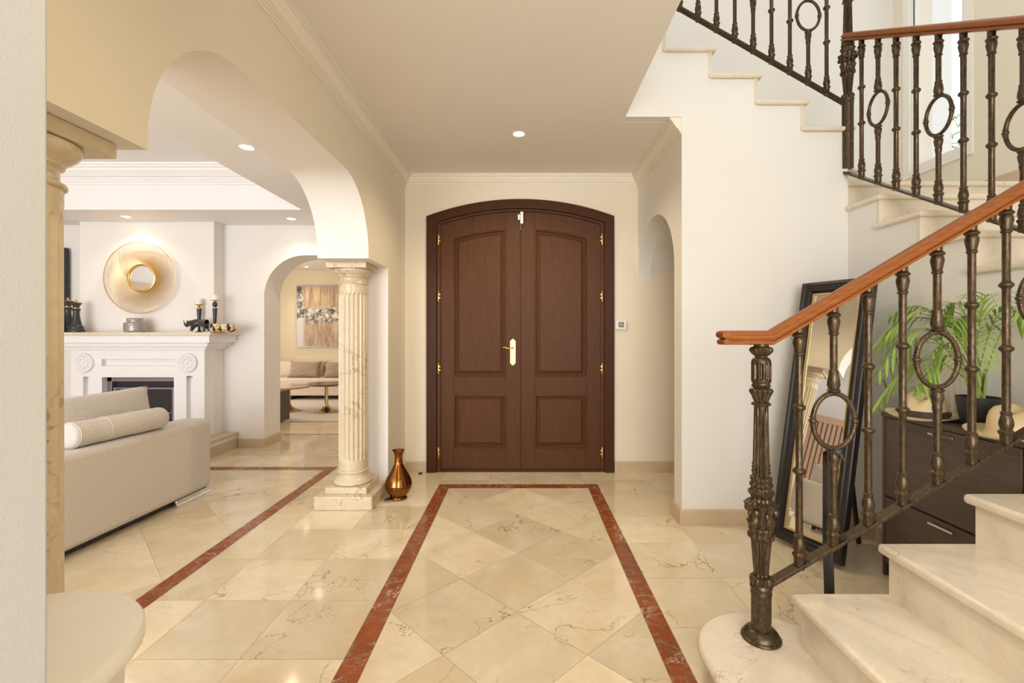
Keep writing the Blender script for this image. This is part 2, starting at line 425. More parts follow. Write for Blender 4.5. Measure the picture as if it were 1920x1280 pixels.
# arch wall on the left
ar = [(1.31, ZS)] + arc(1.75, 1.796, .44, 180, 90, 16)[0:] + arc(2.76, 1.796, .44, 90, 0, 16) + [(3.20, ZS)]
poly = [(YN, 0), (.93, 0), (.93, ZS)] + ar + [(3.67, ZS), (3.67, 0), (YD, 0), (YD, 3.0), (YN, 3.0)]
o = MB().prism(poly, 'X', XB, XW, 0, 0, 1).build('wall_left', [M['white'], M['cream']], smooth=40)  # hall face takes the lamplight tint, daylit arch faces stay white
struct(o, 'cream wall on the left of the hall with a wide flat-topped archway', 'wall')
# near jamb beside the camera
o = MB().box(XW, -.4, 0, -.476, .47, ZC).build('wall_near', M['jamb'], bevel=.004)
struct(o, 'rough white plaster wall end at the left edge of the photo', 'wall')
# door wall (with arched cut-out for the doorway), continues up the stairwell
dcx = -.0095; RO = 2.395; DZ = .064
def dz(x, R): return DZ + math.sqrt(R * R - (x - dcx) ** 2)
DX0, DX1 = -.856, .837
xs = [DX0 + (DX1 - DX0) * i / 24 for i in range(25)]
poly = [(XB, 0), (DX0, 0)] + [(x, dz(x, RO)) for x in xs] + [(DX1, 0), (2.17, 0), (2.17, ZC), (XB, ZC)]
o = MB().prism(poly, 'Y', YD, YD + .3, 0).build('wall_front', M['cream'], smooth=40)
struct(o, 'cream end wall of the hall around the double door', 'wall')
o = MB().prism([(2.17, 0), (3.6, 0), (3.6, 5.6), (-1.4, 5.6), (-1.4, ZC), (2.17, ZC)], 'Y', YD, YD + .3).build('wall_stairwell_back', M['pale'])
struct(o, 'pale back wall of the stairwell above the upper flight', 'wall')
# right hall wall with narrow arch
ra = [(3.21, 1.72)] + [(3.71 - .50 * math.cos(math.radians(t)), 1.72 + .46 * math.sin(math.radians(t))) for t in range(9, 180, 9)] + [(YD, 1.72)]
poly = [(3.141, 0), (3.21, 0)] + ra + [(YD, ZC), (3.141, ZC)]
o = MB().prism(poly, 'X', 1.05, 1.17).build('wall_right', M['pale'], smooth=40)
struct(o, 'pale wall on the right of the hall with a narrow round archway', 'wall')
# wall under the upper flight, stepped top
RIS = .1735
SX = {15: 2.178, 16: 1.878, 17: 1.575, 18: 1.274, 19: .972, 20: .67, 21: .37}
poly = [(1.05, 0), (2.14, 0), (2.14, RIS * 14 - .03)]
poly += [(2.155, RIS * 14 - .03), (2.155, RIS * 15 - .032)]
for n in range(16, 22):
    poly += [(SX[n] - .025, RIS * (n - 1) - .032), (SX[n] - .025, RIS * n - .032)]
poly += [(.1, RIS * 21 - .032), (.1, ZC + .001), (1.05, ZC + .001)]
o = MB().prism(poly, 'Y', 3.06, 3.14, 0).build('wall_under_upper_flight', M['pale'])
struct(o, 'pale wall below the upper stair flight with a stepped top edge', 'wall')
# wall under the middle flight
SY = {7: 1.35, 8: 1.59, 9: 1.885, 10: 2.18, 11: 2.4785, 12: 2.766, 13: 3.07}
poly = [(1.64, 0), (3.06, 0), (3.06, RIS * 12 - .032)]
for n in range(12, 8, -1):
    poly += [(SY[n] + .032, RIS * n - .032), (SY[n] + .032, RIS * (n - 1) - .032)]
poly += [(1.64, RIS * 8 - .032)]
o = MB().prism(poly, 'X', 2.14, 2.20).build('wall_under_middle_flight', M['pale'])
struct(o, 'pale wall below the middle stair flight behind the potted palm', 'wall')
# stairwell right wall with window hole (Y 3.46..4.10, z 2.587..5.0)
XR = 3.35
WY0, WY1, WZ0, WZ1 = 3.46, 4.09, 2.587, 4.9
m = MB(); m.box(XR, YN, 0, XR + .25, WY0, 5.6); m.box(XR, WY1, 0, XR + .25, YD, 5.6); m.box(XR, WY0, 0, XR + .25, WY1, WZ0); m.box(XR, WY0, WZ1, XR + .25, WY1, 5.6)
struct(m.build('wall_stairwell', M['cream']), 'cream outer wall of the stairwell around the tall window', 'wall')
struct(MB().box(-1.4, -.42, ZC + .3, XR, -.3, 5.6).build('wall_upper_landing', M['pale']), 'pale wall closing the upper stairwell behind the viewer', 'wall')
# living room far wall with arch
YL = 5.13; YLB = 5.47
a2 = [(-2.83, 1.66)] + arc(-2.38, 1.66, .45, 180, 90, 14) + arc(-1.95, 1.66, .45, 90, 0, 14)
poly = [(-6.2, 0), (-2.83, 0)] + a2 + [(-1.5, 0), (XB, 0), (XB, 3.0), (-6.2, 3.0)]
o = MB().prism(poly, 'Y', YL, YLB).build('wall_fireplace', M['white'], smooth=40)
struct(o, 'white living room wall behind the fireplace with an archway to the lounge', 'wall')
struct(MB().box(-4.70, 4.96, 0, -3.27, YL, 2.44).build('wall_chimney_breast', M['white'], bevel=.004), 'white chimney breast above the fireplace mantel', 'wall')
struct(MB().box(XB, YD, 0, XB + .3, YL + .3, 3.0).build('wall_living_side', M['white']), 'white living room side wall beyond the column', 'wall')
struct(MB().box(-6.4, YN, 0, -6.2, 9.8, 3.1).build('wall_living_left', M['white']), 'white wall at the far left of the living room', 'wall')
struct(MB().box(-6.2, 9.6, 0, -1.2, 9.8, 3.1).build('wall_lounge', paint('warm_wall_paint', (.82, .70, .50), .05)), 'warm cream lounge wall behind the canvas', 'wall')
struct(MB().box(XB, YL + .34, 0, XB + .2, 9.6, 3.1).build('wall_lounge_right', M['white']), 'white right-hand lounge wall behind the near column', 'wall')

# ceilings
m = MB(); m.box(XW, YN, ZC, .68, 3.06, ZC + .3); m.box(.68, YN, ZC, XR, -.3, ZC + .3); m.box(XW, 3.0601, ZC, .68, YD, ZC + .3); m.box(.68, 3.141, ZC, 1.05, YD, ZC + .3)
struct(m.build('ceiling', M['ceil']), 'beige hall ceiling cut away beside the staircase', 'ceiling')
m = MB(); m.box(-6.2, YN, 2.85, -2.116, 4.49, 3.0)
m.box(-2.116, YN, 2.44, XB, YL, 3.0); m.box(-6.2, 4.49, 2.44, -2.116, YL, 3.0)
struct(m.build('ceiling_living', M['plaster']), 'white living room ceiling with a raised tray and lower border', 'ceiling')
struct(MB().box(-6.2, YLB, 2.55, XB, 9.6, 2.7).build('ceiling_lounge', M['white']), 'white lounge ceiling beyond the archway', 'ceiling')
struct(MB().box(-1.4, -.3, 5.6, 3.6, YD + .3, 5.8).build('ceiling_stairwell', M['pale']), 'pale ceiling high above the stairwell', 'ceiling')
# sloping soffit inside the little arch
m = MB(); m.prism([(3.145, 2.33), (3.5, 2.30), (3.8, 2.20), (4.0, 2.08), (4.12, 1.97), (YD, 1.82), (YD, 2.4), (3.145, 2.4)], 'X', 1.172, 2.14)
struct(m.build('ceiling_under_stairs', M['pale']), 'sloping underside of the stairs inside the narrow arch', 'ceiling')

# cornice: a = vertical offset below ceiling, b = distance from wall
def cprof(hh, dd):
    return [(0, 0), (0, dd), (-.13 * hh, dd), (-.13 * hh, dd * .88), (-.23 * hh, dd * .88), (-.24 * hh, dd * .76), (-.36 * hh, dd * .72), (-.52 * hh, dd * .54), (-.64 * hh, dd * .42), (-.66 * hh, dd * .30), (-.75 * hh, dd * .30), (-.76 * hh, dd * .20), (-.86 * hh, dd * .20), (-.87 * hh, dd * .10), (-1.0 * hh, dd * .10), (-hh, 0)]
pr = [(a, -b) for a, b in cprof(.108, .075)]
o = MB().sweep([(XW, YN, ZC), (XW, YD, ZC), (1.05, YD, ZC), (1.05, 3.065, ZC)], pr, (0, 0, 1)).build('trim_1', M['mould'])
struct(o, 'stepped plaster cornice running round the hall ceiling', 'cornice')
o = MB().sweep([(-6.2, 4.49, 2.85), (-2.116, 4.49, 2.85), (-2.116, YN, 2.85)], [(a, -b) for a, b in cprof(.17, .14)], (0, 0, 1)).build('trim_2', M['plaster'])
struct(o, 'white cornice inside the raised living room ceiling', 'cornice')

# baseboards
def bb(name, pts, side, label, h=.098, t=.016, mat='skirt'):
    pr = [(0, 0), (h, 0), (h, t * side * .6), (h - .008, t * side), (0, t * side)]
    return struct(MB().sweep([(x, y, .0005) for x, y in pts], pr, (0, 0, 1)).build(name, M[mat]), label, 'baseboard')
bb('baseboard_front_left', [(XW, 3.68), (XW, YD), (DX0, YD)], -1, 'beige stone skirting between the left wall and the door')
bb('baseboard_front_right', [(DX1, YD), (2.14, YD)], -1, 'beige stone skirting right of the double door')
bb('baseboard_stairs', [(1.17, 3.21), (1.05, 3.21), (1.05, 3.06), (2.14, 3.06), (2.14, 1.66)], 1 if False else -1, 'beige stone skirting around the foot of the understair wall')
bb('baseboard_fireplace', [(-3.11, YL), (-2.83, YL), (-2.83, YLB)], -1, 'beige stone skirting between the hearth and the lounge arch')
bb('baseboard_stairwell', [(2.4, YD - .001), (XR, YD - .001), (XR, 3.09)], -1, 'stone skirting round the stair landing below the window')
COL.objects['baseboard_stairwell'].location.z = RIS * 13

# ------------------------------------------------------------------ window
t = thing('window_1', (XR, (WY0 + WY1) / 2, WZ0), 'tall white framed window lighting the stairwell', 'window', kind='structure')
hw = (WY1 - WY0) / 2; hh = WZ1 - WZ0
m = MB().sweep([(.02, -hw, 0), (.02, hw, 0), (.02, hw, hh), (.02, -hw, hh)], [(-.03, 0), (.05, 0), (.05, .025), (.042, .03), (.042, .085), (.02, .09), (-.02, .09), (-.02, .07), (-.03, .065)], (1, 0, 0), closed=True)
m.build('window_frame', M['pvc'], t)
MB().box(.018, -hw + .085, .085, .026, hw - .085, hh - .085).build('window_pane', M['glass'], t)
MB().sweep([(.012, -hw + .088, .088), (.012, hw - .088, .088), (.012, hw - .088, hh - .088), (.012, -hw + .088, hh - .088)], [(-.004, 0), (.004, 0), (.004, .006), (-.004, .006)], (1, 0, 0), closed=True).build('rubber_seal', M['matblack'], t)

# ------------------------------------------------------------------ double door
t = thing('door_1', (dcx, YD, 0), 'dark walnut arched double front door with raised panels and brass handle', 'door', kind='structure')
def X(px): return (px - 978) / 875 * YD - dcx
def Z(py): return 1.25 + (625 - py) / 875 * YD
def zz(x, R): return DZ + math.sqrt(R * R - x * x)
xa, xb = X(800), X(1151); ia, ib = X(819), X(1133)
def frame_poly(xo0, xo1, Ro, xi0, xi1, Ri, n=24):
    out = [(xo0, 0)] + [(xo0 + (xo1 - xo0) * i / n, zz(xo0 + (xo1 - xo0) * i / n, Ro)) for i in range(n + 1)] + [(xo1, 0), (xi1, 0)]
    out += [(xi1 + (xi0 - xi1) * i / n, zz(xi1 + (xi0 - xi1) * i / n, Ri)) for i in range(n + 1)] + [(xi0, 0)]
    return out
m = MB(); MB().box(ia, .062, 0, ib, .075, 2.2).build('light_block_panel', M['doorframe'], t)  # board added behind the leaves to stop light showing through the seam
m.prism(frame_poly(xa, xb, RO, ia, ib, RO - .085), 'Y', -.022, .12)
m.build('door_frame', M['doorframe'], t, bevel=.006, smooth=30)
m = MB(); m.prism(frame_poly(ia, ib, RO - .085, ia + .032, ib - .032, RO - .105), 'Y', .002, .12)
m.build('inner_frame', M['door'], t, bevel=.003, smooth=30)
RL = RO - .108
pu = Z(705); pl0 = Z(840); pl1 = Z(740.5)
def panel(m, x0, x1, z0, top):
    # nested loops; top(x) or a number
    ft = top if callable(top) else (lambda x: top)
    lv = [(-.003, .010), (-.003, -.004), (.001, -.008), (.008, -.009), (.013, -.002), (.015, .013), (.022, .014), (.047, .001), (.049, -.002)]
    n = 12; loops = []
    for ins, y in lv:
        a, b = x0 + ins, x1 - ins
        loops.append([(a, y, z0 + ins), (b, y, z0 + ins)] + [(b + (a - b) * i / n, y, ft(b + (a - b) * i / n) - ins) for i in range(n + 1)])
    L = len(loops[0]); v = [p for l in loops for p in l]
    f = [[k * L + i, k * L + (i + 1) % L, (k + 1) * L + (i + 1) % L, (k + 1) * L + i] for k in range(len(lv) - 1) for i in range(L)]
    f.append([(len(lv) - 1) * L + i for i in range(L)]); m.add(v, f)
def leaf(side):
    if side < 0: x0, x1, s0, s1 = X(825.5), X(975.3), X(850.5), X(948)
    else: x0, x1, s0, s1 = X(976.2), X(1127), X(1003), X(1100)
    yb = .02; th = .04; g = .0006
    RP = RL - .155
    m = MB()
    def vert(a, b):
        m.prism([(a, .018)] + [(b, .018)] + [(b + (a - b) * i / 4, zz(b + (a - b) * i / 4, RL)) for i in range(5)], 'Y', yb, yb + th)
    vert(x0, s0 - g); vert(s1 + g, x1)
    n = 10
    ptop = [(s0 + (s1 - s0) * i / n) for i in range(n + 1)]
    m.prism([(x, zz(x, RP) - .001) for x in ptop] + [(x, zz(x, RL)) for x in ptop[::-1]], 'Y', yb, yb + th)
    m.prism([(s0, pl1), (s1, pl1), (s1, pu), (s0, pu)], 'Y', yb, yb + th)
    m.prism([(s0, .018), (s1, .018), (s1, pl0), (s0, pl0)], 'Y', yb, yb + th)
    lf = m.build('door_leaf', M['door'], t, bevel=.0018, smooth=30)
    m = MB(); panel(m, s0, s1, pu, lambda x: zz(x, RP)); m.build('upper_panel', M['door'], lf, smooth=25, loc=(0, yb, 0))
    m = MB(); panel(m, s0, s1, pl0, pl1); m.build('lower_panel', M['door'], lf, smooth=25, loc=(0, yb, 0))
    hx = X(822.3) if side < 0 else X(1129)
    for py in (449, 556, 691, 848.5):
        h = MB().lathe([(.0, -.052), (.005, -.05), (.0065, -.047), (.0065, .047), (.005, .05), (0, .052)], (0, 0, 0), 10)
        h.cbox((-side * .010, .003, .02), (.010, .006, .012)); h.cbox((-side * .010, .003, -.012), (.010, .006, .012))
        ho = h.build('hinge', M['gold'], lf, smooth=40, loc=(hx, -.006 + 0, Z(py)))
    return lf
lfl = leaf(-1); lfr = leaf(1)
MB().box(X(975.8) - .008, .010, .018, X(975.8) + .001, .0205, zz(0, RL)).build('seam_strip', M['door'], t, bevel=.002)
MB().box(X(826), -.004, .004, X(1126), .022, .022).build('weather_bar', M['doorframe'], t, bevel=.002)
# handle
px0 = X(961.5)
pl = [(-.019, -.105), (-.012, -.112), (-.008, -.12), (0, -.126), (.008, -.12), (.012, -.112), (.019, -.105), (.019, .105), (.012, .112), (.008, .12), (0, .126), (-.008, .12), (-.012, .112), (-.019, .105)]
m = MB().prism([(px0 + a * 1.25, Z(660) + b * .95) for a, b in pl], 'Y', .012, .0205)
m.lathe([(0, 0), (.013, .0), (.011, .012), (.008, .03), (0, .032)], (0, 0, 0), 14, T=Matrix.Translation((px0, .014, Z(652))) @ Matrix.Rotation(PI / 2, 4, 'X'))
m.lathe([(0, 0), (.008, .0), (.008, .006), (0, .007)], (0, 0, 0), 12, T=Matrix.Translation((px0, .013, Z(668))) @ Matrix.Rotation(PI / 2, 4, 'X'))
hd = m.build('handle_plate', M['gold'], lfl, smooth=35, bevel=None)
m = MB().tube([(px0, -.02, Z(652)), (px0 - .02, -.03, Z(652)), (px0 - .05, -.033, Z(653)), (px0 - .075, -.032, Z(650)), (px0 - .09, -.03, Z(651.5))], lambda u: .006 - .002 * u, 8)
m.build('lever_handle', M['gold'], lfl, smooth=60)
t.children and None
# door contact sensor
t = thing('door_sensor', (0, YD, 2.26), 'small white alarm sensor at the top seam of the double door', 'sensor')
m = MB(); m.box((975.5 - 978) / 875 * YD, -.028, Z(420) - 2.26, (981 - 978) / 875 * YD, .018, Z(398) - 2.26); m.build('sensor_body', M['plastic'], t, bevel=.002)
m = MB(); m.box((971 - 978) / 875 * YD, -.01, Z(412) - 2.26, (975 - 978) / 875 * YD, .018, Z(402) - 2.26); m.build('sensor_magnet', M['plastic'], t, bevel=.002)
# thermostat
t = thing('thermostat', ((1163.5 - 978) / 875 * YD, YD, Z(609)), 'square white thermostat on the wall right of the double door', 'thermostat')
MB().box(-.05, -.022, -.04, .05, 0, .042).build('thermostat_body', M['plastic'], t, bevel=.005)
MB().box(-.024, -.0235, -.022, .026, -.0215, .026).build('thermostat_display', simple('lcd', (.22, .22, .20), .25), t, bevel=.001)
m = MB(); m.box(-.013, -.0245, -.004, -.003, -.0233, .012); m.box(.003, -.0245, -.004, .013, -.0233, .012); m.build('display_digits', simple('lcd_digits', (.5, .5, .46), .4), t)

# ------------------------------------------------------------------ columns
def column(loc, label, lo=0):
    t = thing('marble_column', loc, label, 'column', 'marble columns of the living room archway')
    MB().box(-.207, -.207, 0, .207, .177, .097).build('plinth', M['column'], t, bevel=.008)
    MB().box(-.149, -.149, .097, .149, .149, .144).build('upper_plinth', M['column'], t, bevel=.004)
    tor = [(.0, .144), (.128, .144), (.137, .149), (.140, .158), (.137, .168), (.126, .176), (.124, .180), (.118, .186), (.108, .196), (.104, .206), (.104, .222), (.107, .227), (.112, .230), (.114, .236), (.112, .242), (.105, .245), (.0, .245)]
    MB().lathe(tor, seg=56).build('column_base', M['column'], t, smooth=50)
    NF = 20
    def rf(a, r, z):
        lo_, hi = .315, 1.548
        d = min(z - lo_, hi - z) / .02
        mk = 0 if d <= 0 else min(1, math.sqrt(max(0, 1 - (1 - min(d, 1)) ** 2)))
        ph = (a * NF / (2 * PI)) % 1 - .5; wd = .36
        x = abs(ph) / wd
        # narrower near the ends gives round flute ends
        lim = mk if mk < 1 else 1
        if lim <= 0 or x >= lim: return r
        return r - .0095 * math.sqrt(max(0, 1 - (x / lim) ** 2)) * lim
    prof = [(.103, .2455)] + [(.103 - .0, z) for z in (.26, .28, .30, .312, .316, .320, .325, .330, .336)]
    for i in range(1, 14): prof.append((.1035 - .0015 * i / 14, .336 + (1.526 - .336) * i / 14))
    prof += [(.102, z) for z in (1.526, 1.532, 1.538, 1.543, 1.547, 1.55, 1.57, 1.60, 1.612)]
    MB().lathe(prof, seg=NF * 12, rf=rf).build('shaft', M['column'], t, smooth=50)
    cap = [(0, 1.612), (.104, 1.612), (.109, 1.615), (.110, 1.620), (.108, 1.625), (.098, 1.628), (.095, 1.635), (.095, 1.662), (.099, 1.666), (.104, 1.668), (.104, 1.674), (.112, 1.682), (.125, 1.692), (.134, 1.703), (.138, 1.713), (.138, 1.720), (.130, 1.7215), (.130, 1.726), (0, 1.726)]
    MB().lathe(cap, seg=56).build('capital', M['column'], t, smooth=50)
    MB().box(-.145, -.145, 1.724, .145, .145, ZS - .0005).build('abacus', M['column'], t, bevel=.004)
    return t
column((-1.262, 3.497, 0), 'fluted marble column beside the copper vase')
column((-1.247, 1.127, 0), 'fluted marble column at the left edge behind the white pedestal')

# ------------------------------------------------------------------ staircase
st = thing('staircase', (1.5, 1.6, 0), 'cream marble staircase winding up from the hall to the right', 'staircase')
def SP(m, name, mat='stone', **kw):
    for i, p in enumerate(m.v): m.v[i] = p - Vector((1.5, 1.6, 0))
    return m.build(name, M[mat], st, **kw)
TT = .034
YE = 1.63; YNr = .43
# bottom step with a rounded end
def round_step(r, xl, inset):
    cx, cy = .845, 1.575
    pts = [(xl + inset, YNr)] + [(cx - (cx - xl - inset) * math.cos(math.radians(a)), cy + (r - inset) * math.sin(math.radians(a))) for a in range(0, 95, 6)]
    pts += [(cx + (r - inset) * math.cos(math.radians(a)), cy + (r - inset) * math.sin(math.radians(a))) for a in range(84, 20, -6)] + [(1.06, 1.60), (1.06, YNr)]
    return pts
m = MB().prism(round_step(.235, .608, 0), 'Z', RIS - TT, RIS); SP(m, 'tread', bevel=.014, bseg=4)
m = MB().prism(round_step(.235, .608, .028), 'Z', 0.0005, RIS - TT + .001); SP(m, 'riser', smooth=40)
FX = {2: .935, 3: 1.238, 4: 1.536, 5: 1.836, 6: 2.137}
for n in range(2, 7):
    x0 = FX[n]; x1 = FX.get(n + 1, 3.34) + (.05 if n < 6 else 0)
    SP(MB().box(x0, YNr, RIS * n - TT, x1, YE, RIS * n), 'tread', bevel=.014, bseg=4)
    SP(MB().box(x0 + .028, YNr + .01, RIS * (n - 1) + .0003, x0 + .05, YE - .022, RIS * n - TT + .001), 'riser')
SP(MB().prism([(1.0, .001)] + [q for n in range(2, 7) for q in ((FX[n] + .049, RIS * (n - 1) - TT if n > 2 else .001), (FX[n] + .049, RIS * n - TT))] + [(3.34, RIS * 6 - TT), (3.34, .001)], 'Y', YNr + .02, YE - .024), 'stair_core', 'pale')
# corner winders 7, 8 then middle flight 9..12
SP(MB().prism([(2.16, 1.60), (2.6, .43), (3.34, .43), (3.34, 1.62), (2.16, 1.62)], 'Z', RIS * 6, RIS * 7), 'winder_step')
SP(MB().prism([(2.16, 1.60), (3.34, .9), (3.34, 1.66), (2.16, 1.66)], 'Z', RIS * 7, RIS * 8), 'winder_step')
for n in range(9, 14):
    y0 = SY[n]; y1 = SY.get(n + 1, 4.20) + (.05 if n < 13 else 0)
    if n == 13: y1 = YD - .002
    SP(MB().box(2.118, y0, RIS * n - TT, XR - .002, y1, RIS * n) if n < 13 else MB().box(2.12, y0, RIS * n - TT, XR - .002, y1, RIS * n), 'tread', bevel=.013, bseg=4)
    SP(MB().box(2.139, y0 + .026, RIS * (n - 1) + .0003, XR - .002, y0 + .048, RIS * n - TT + .001), 'riser')
SP(MB().box(2.2, 1.64, RIS * 8 - .03, XR - .002, 1.93, RIS * 8), 'tread', bevel=.012)
# winder 14, diagonal
SP(MB().prism([(2.13, 3.10), (3.34, 4.14), (3.34, 4.205), (2.13, 4.205)], 'Z', RIS * 14 - TT, RIS * 14), 'tread', bevel=.012, bseg=3)
SP(MB().prism([(2.15, 3.145), (3.30, 4.14), (3.30, 4.16), (2.15, 3.17)], 'Z', RIS * 13, RIS * 14 - TT), 'riser')
for n in range(15, 22):
    x1 = SX[n]; x0 = SX.get(n + 1, .12) - .05
    SP(MB().box(x0, 3.036, RIS * n - .03, x1, YD - .002, RIS * n), 'tread', bevel=.012, bseg=4)
    SP(MB().box(x1 - .05, 3.057, RIS * (n - 1) + .0003, x1 - .026, YD - .002, RIS * n - .029), 'riser')

# ------------------------------------------------------------------ railings
def flutes(nf, dep, z0, z1):
    def f(a, r, z):
        if z < z0 or z > z1: return r
        ph = (a * nf / (2 * PI)) % 1 - .5
        return r - dep * max(0, 1 - (abs(ph) / .36) ** 2)
    return f
def petals(nf, amp, z0, z1):
    def f(a, r, z):
        if z < z0 or z > z1: return r
        return r + amp * (abs(math.sin(a * nf / 2)) - .5)
    return f
def newel_mesh(parent, base_z, low, flange, loc):
    """profile heights are the lower newel's: foot at .1735, top at 1.21"""
    o = thing_part = None
    def q(y): return 1.25 - (y - 625) / 530.0
    m = MB(); S = 60
    # cylinder foot
    m.lathe([(0, low), (.033, low), (.033, q(1115)), (.0345, q(1112)), (.035, q(1108)), (.033, q(1105)), (.034, q(1102)), (.037, q(1099)), (.036, q(1095)), (.032, q(1092))], seg=S)
    m.lathe([(.030, q(1094)), (.034, q(1091)), (.036, q(1086)), (.033, q(1080)), (.024, q(1078))], seg=S, rf=petals(14, .006, 0, 2), cap=False)
    m.lathe([(.022, q(1080)), (.024, q(1074))] + [(.024 + .010 * i / 8, q(1074 - 66 * i / 8)) for i in range(9)], seg=S * 2, rf=flutes(12, .006, q(1076), q(1010)), cap=False)
    m.lathe([(.034, q(1010)), (.042, q(1006)), (.043, q(1002)), (.036, q(998)), (.037, q(994)), (.040, q(990)), (.036, q(986))], seg=S, rf=petals(10, .004, 0, 2), cap=False)
    m.lathe([(.034, q(988)), (.039, q(982)), (.043, q(976)), (.036, q(972)), (.036, q(966)), (.040, q(958)), (.047, q(950)), (.051, q(945)), (.052, q(942)), (.045, q(940))], seg=S, rf=petals(8, .010, 0, 2), cap=False)
    m.lathe([(.046, q(941)), (.034, q(937)), (.031, q(932)), (.034, q(928)), (.041, q(923)), (.042, q(920)), (.034, q(917)), (.031, q(913)), (.037, q(908)), (.037, q(906)), (.030, q(902)), (.035, q(897)), (.035, q(894)), (.027, q(891))], seg=S, rf=petals(12, .004, 0, 2), cap=False)
    m.lathe([(.028, q(893))] + [(.028 - .005 * i / 8, q(891 - 128 * i / 8)) for i in range(9)] + [(.022, q(760))], seg=S * 2, rf=flutes(12, .0055, q(900), q(766)), cap=False)
    m.lathe([(.022, q(762)), (.029, q(758)), (.030, q(755)), (.023, q(752)), (.024, q(748)), (.028, q(742)), (.034, q(736)), (.037, q(733)), (.034, q(729)), (.026, q(726)), (.022, q(724))], seg=S, rf=petals(10, .006, q(750), q(727)), cap=False)
    m.lathe([(.022, q(726)), (.029, q(721)), (.028, q(718)), (.032, q(715)), (.0325, q(711)), (.0325, q(709)), (.0325, q(706)), (.0325, q(700)), (.0325, q(692)), (.0325, q(686)), (.0325, q(683)), (.0325, q(680)), (.031, q(676)), (.028, q(672)), (.020, q(669)), (.020, q(666))], seg=S * 2, rf=flutes(11, .006, q(710), q(681)), cap=False)
    m.lathe([(.019, q(668)), (.027, q(664)), (.036, q(658)), (.037, q(655)), (.032, q(651)), (.024, q(649)), (.024, q(645)), (0, q(645))], seg=S, rf=petals(16, .005, q(664), q(651)), cap=False)
    # beads
    for zq, rr, nb in ((940, .039, 18), (1001, .041, 16), (757, .029, 14), (723, .028, 14), (884, .030, 8), (877, .029, 8), (870, .0285, 8)):
        for i in range(nb):
            a = 2 * PI * i / nb; m.ball((rr * math.cos(a), rr * math.sin(a), q(zq)), .0038, 6, 4)
    # scroll volutes on the capital
    for i in range(4):
        a = PI / 4 + i * PI / 2; m.ball((.047 * math.cos(a), .047 * math.sin(a), q(955)), (.011, .011, .014), 8, 6)
        a = i * PI / 2; m.ball((.040 * math.cos(a), .040 * math.sin(a), q(961)), (.008, .008, .013), 8, 6)
    if flange:
        m.lathe([(0, low), (.064, low), (.066, low + .004), (.064, low + .010), (.060, low + .012), (.058, low + .02), (.050, low + .03), (.040, low + .036), (.034, low + .038)], seg=S)
    o = m.build('newel_post', M['iron'], parent, smooth=35)
    o.location = loc
    return o
H0 = .83
def bal_plain(m, H):
    v = [(0, -.02), (.017, -.02), (.0175, .018), (.019, .022), (.022, .026), (.023, .031), (.019, .036), (.016, .040), (.019, .050), (.0205, .060), (.018, .076), (.014, .090), (.0165, .094), (.0165, .099), (.012, .103)]
    def kn(z): return [(.0115, z - .016), (.013, z - .013), (.014, z - .010), (.019, z - .006), (.0215, z), (.019, z + .006), (.014, z + .010), (.013, z + .013), (.0115, z + .016)]
    top = [(.012, H - .098), (.0165, H - .094), (.0165, H - .089), (.014, H - .086), (.017, H - .070), (.0205, H - .052), (.019, H - .040), (.016, H - .034), (.0215, H - .030), (.023, H - .025), (.019, H - .020), (.015, H - .016), (.016, H + .02), (0, H + .02)]
    return v, kn, top
def baluster(kind, H=H0):
    m = MB(); v, kn, top = bal_plain(m, H)
    if kind == 'P':
        m.lathe(v + kn(.325) + kn(.55) + top, seg=16)
        return m, None
    zc = .43; a = .074; b = .097
    v2 = v + [(.012, zc - b - .095), (.015, zc - b - .075), (.0155, zc - b - .072), (.0135, zc - b - .068), (.018, zc - b - .045), (.020, zc - b - .03), (.016, zc - b - .018), (.021, zc - b - .013), (.021, zc - b - .008), (.014, zc - b - .004), (.008, zc - b + .006), (0, zc - b + .006)]
    m.lathe(v2, seg=16)
    t2 = [(0, zc + b - .006), (.008, zc + b - .006), (.014, zc + b + .004), (.021, zc + b + .007), (.022, zc + b + .011), (.017, zc + b + .017), (.021, zc + b + .03), (.018, zc + b + .055), (.0145, zc + b + .07), (.0165, zc + b + .075), (.015, zc + b + .079), (.012, zc + b + .083)] + top
    m2 = MB(); m2.lathe(t2, seg=16)
    r = MB(); n = 48
    path = [(a * math.cos(2 * PI * i / n), 0, zc + b * math.sin(2 * PI * i / n)) for i in range(n)]
    r.tube(path, .0088, 10, closed=True)
    # ridged leaf band on the ring and side clasps
    for i in range(n):
        x, _, z = path[i]; r.ball((x, 0, z), (.0095, .0105, .0075), 6, 4)
    for sgn in (1, -1):
        r.ball((sgn * a, 0, zc), (.0135, .0135, .012), 10, 6); r.ball((sgn * a, 0, zc + .014), (.0115, .0115, .006), 8, 5); r.ball((sgn * a, 0, zc - .014), (.0115, .0115, .006), 8, 5)
    return m, (r, m2)
_bal = {}
def put_baluster(parent, kind, loc, rz, slope_fix=None):
    if kind not in _bal:
        m, r = baluster(kind); o = m.build('baluster', M['iron'], parent, smooth=45)
        ro = [r[0].build('oval_ring', M['iron'], o, smooth=60), r[1].build('upper_stem', M['iron'], o, smooth=45)] if r else None
        _bal[kind] = (o, ro)
        o.location = loc; o.rotation_euler = (0, 0, rz); return o
    o0, r0 = _bal[kind]
    o = o0.copy(); COL.objects.link(o); o.parent = parent; o.location = loc; o.rotation_euler = (0, 0, rz)
    for q_ in (r0 or []): r = q_.copy(); COL.objects.link(r); r.parent = o
    return o
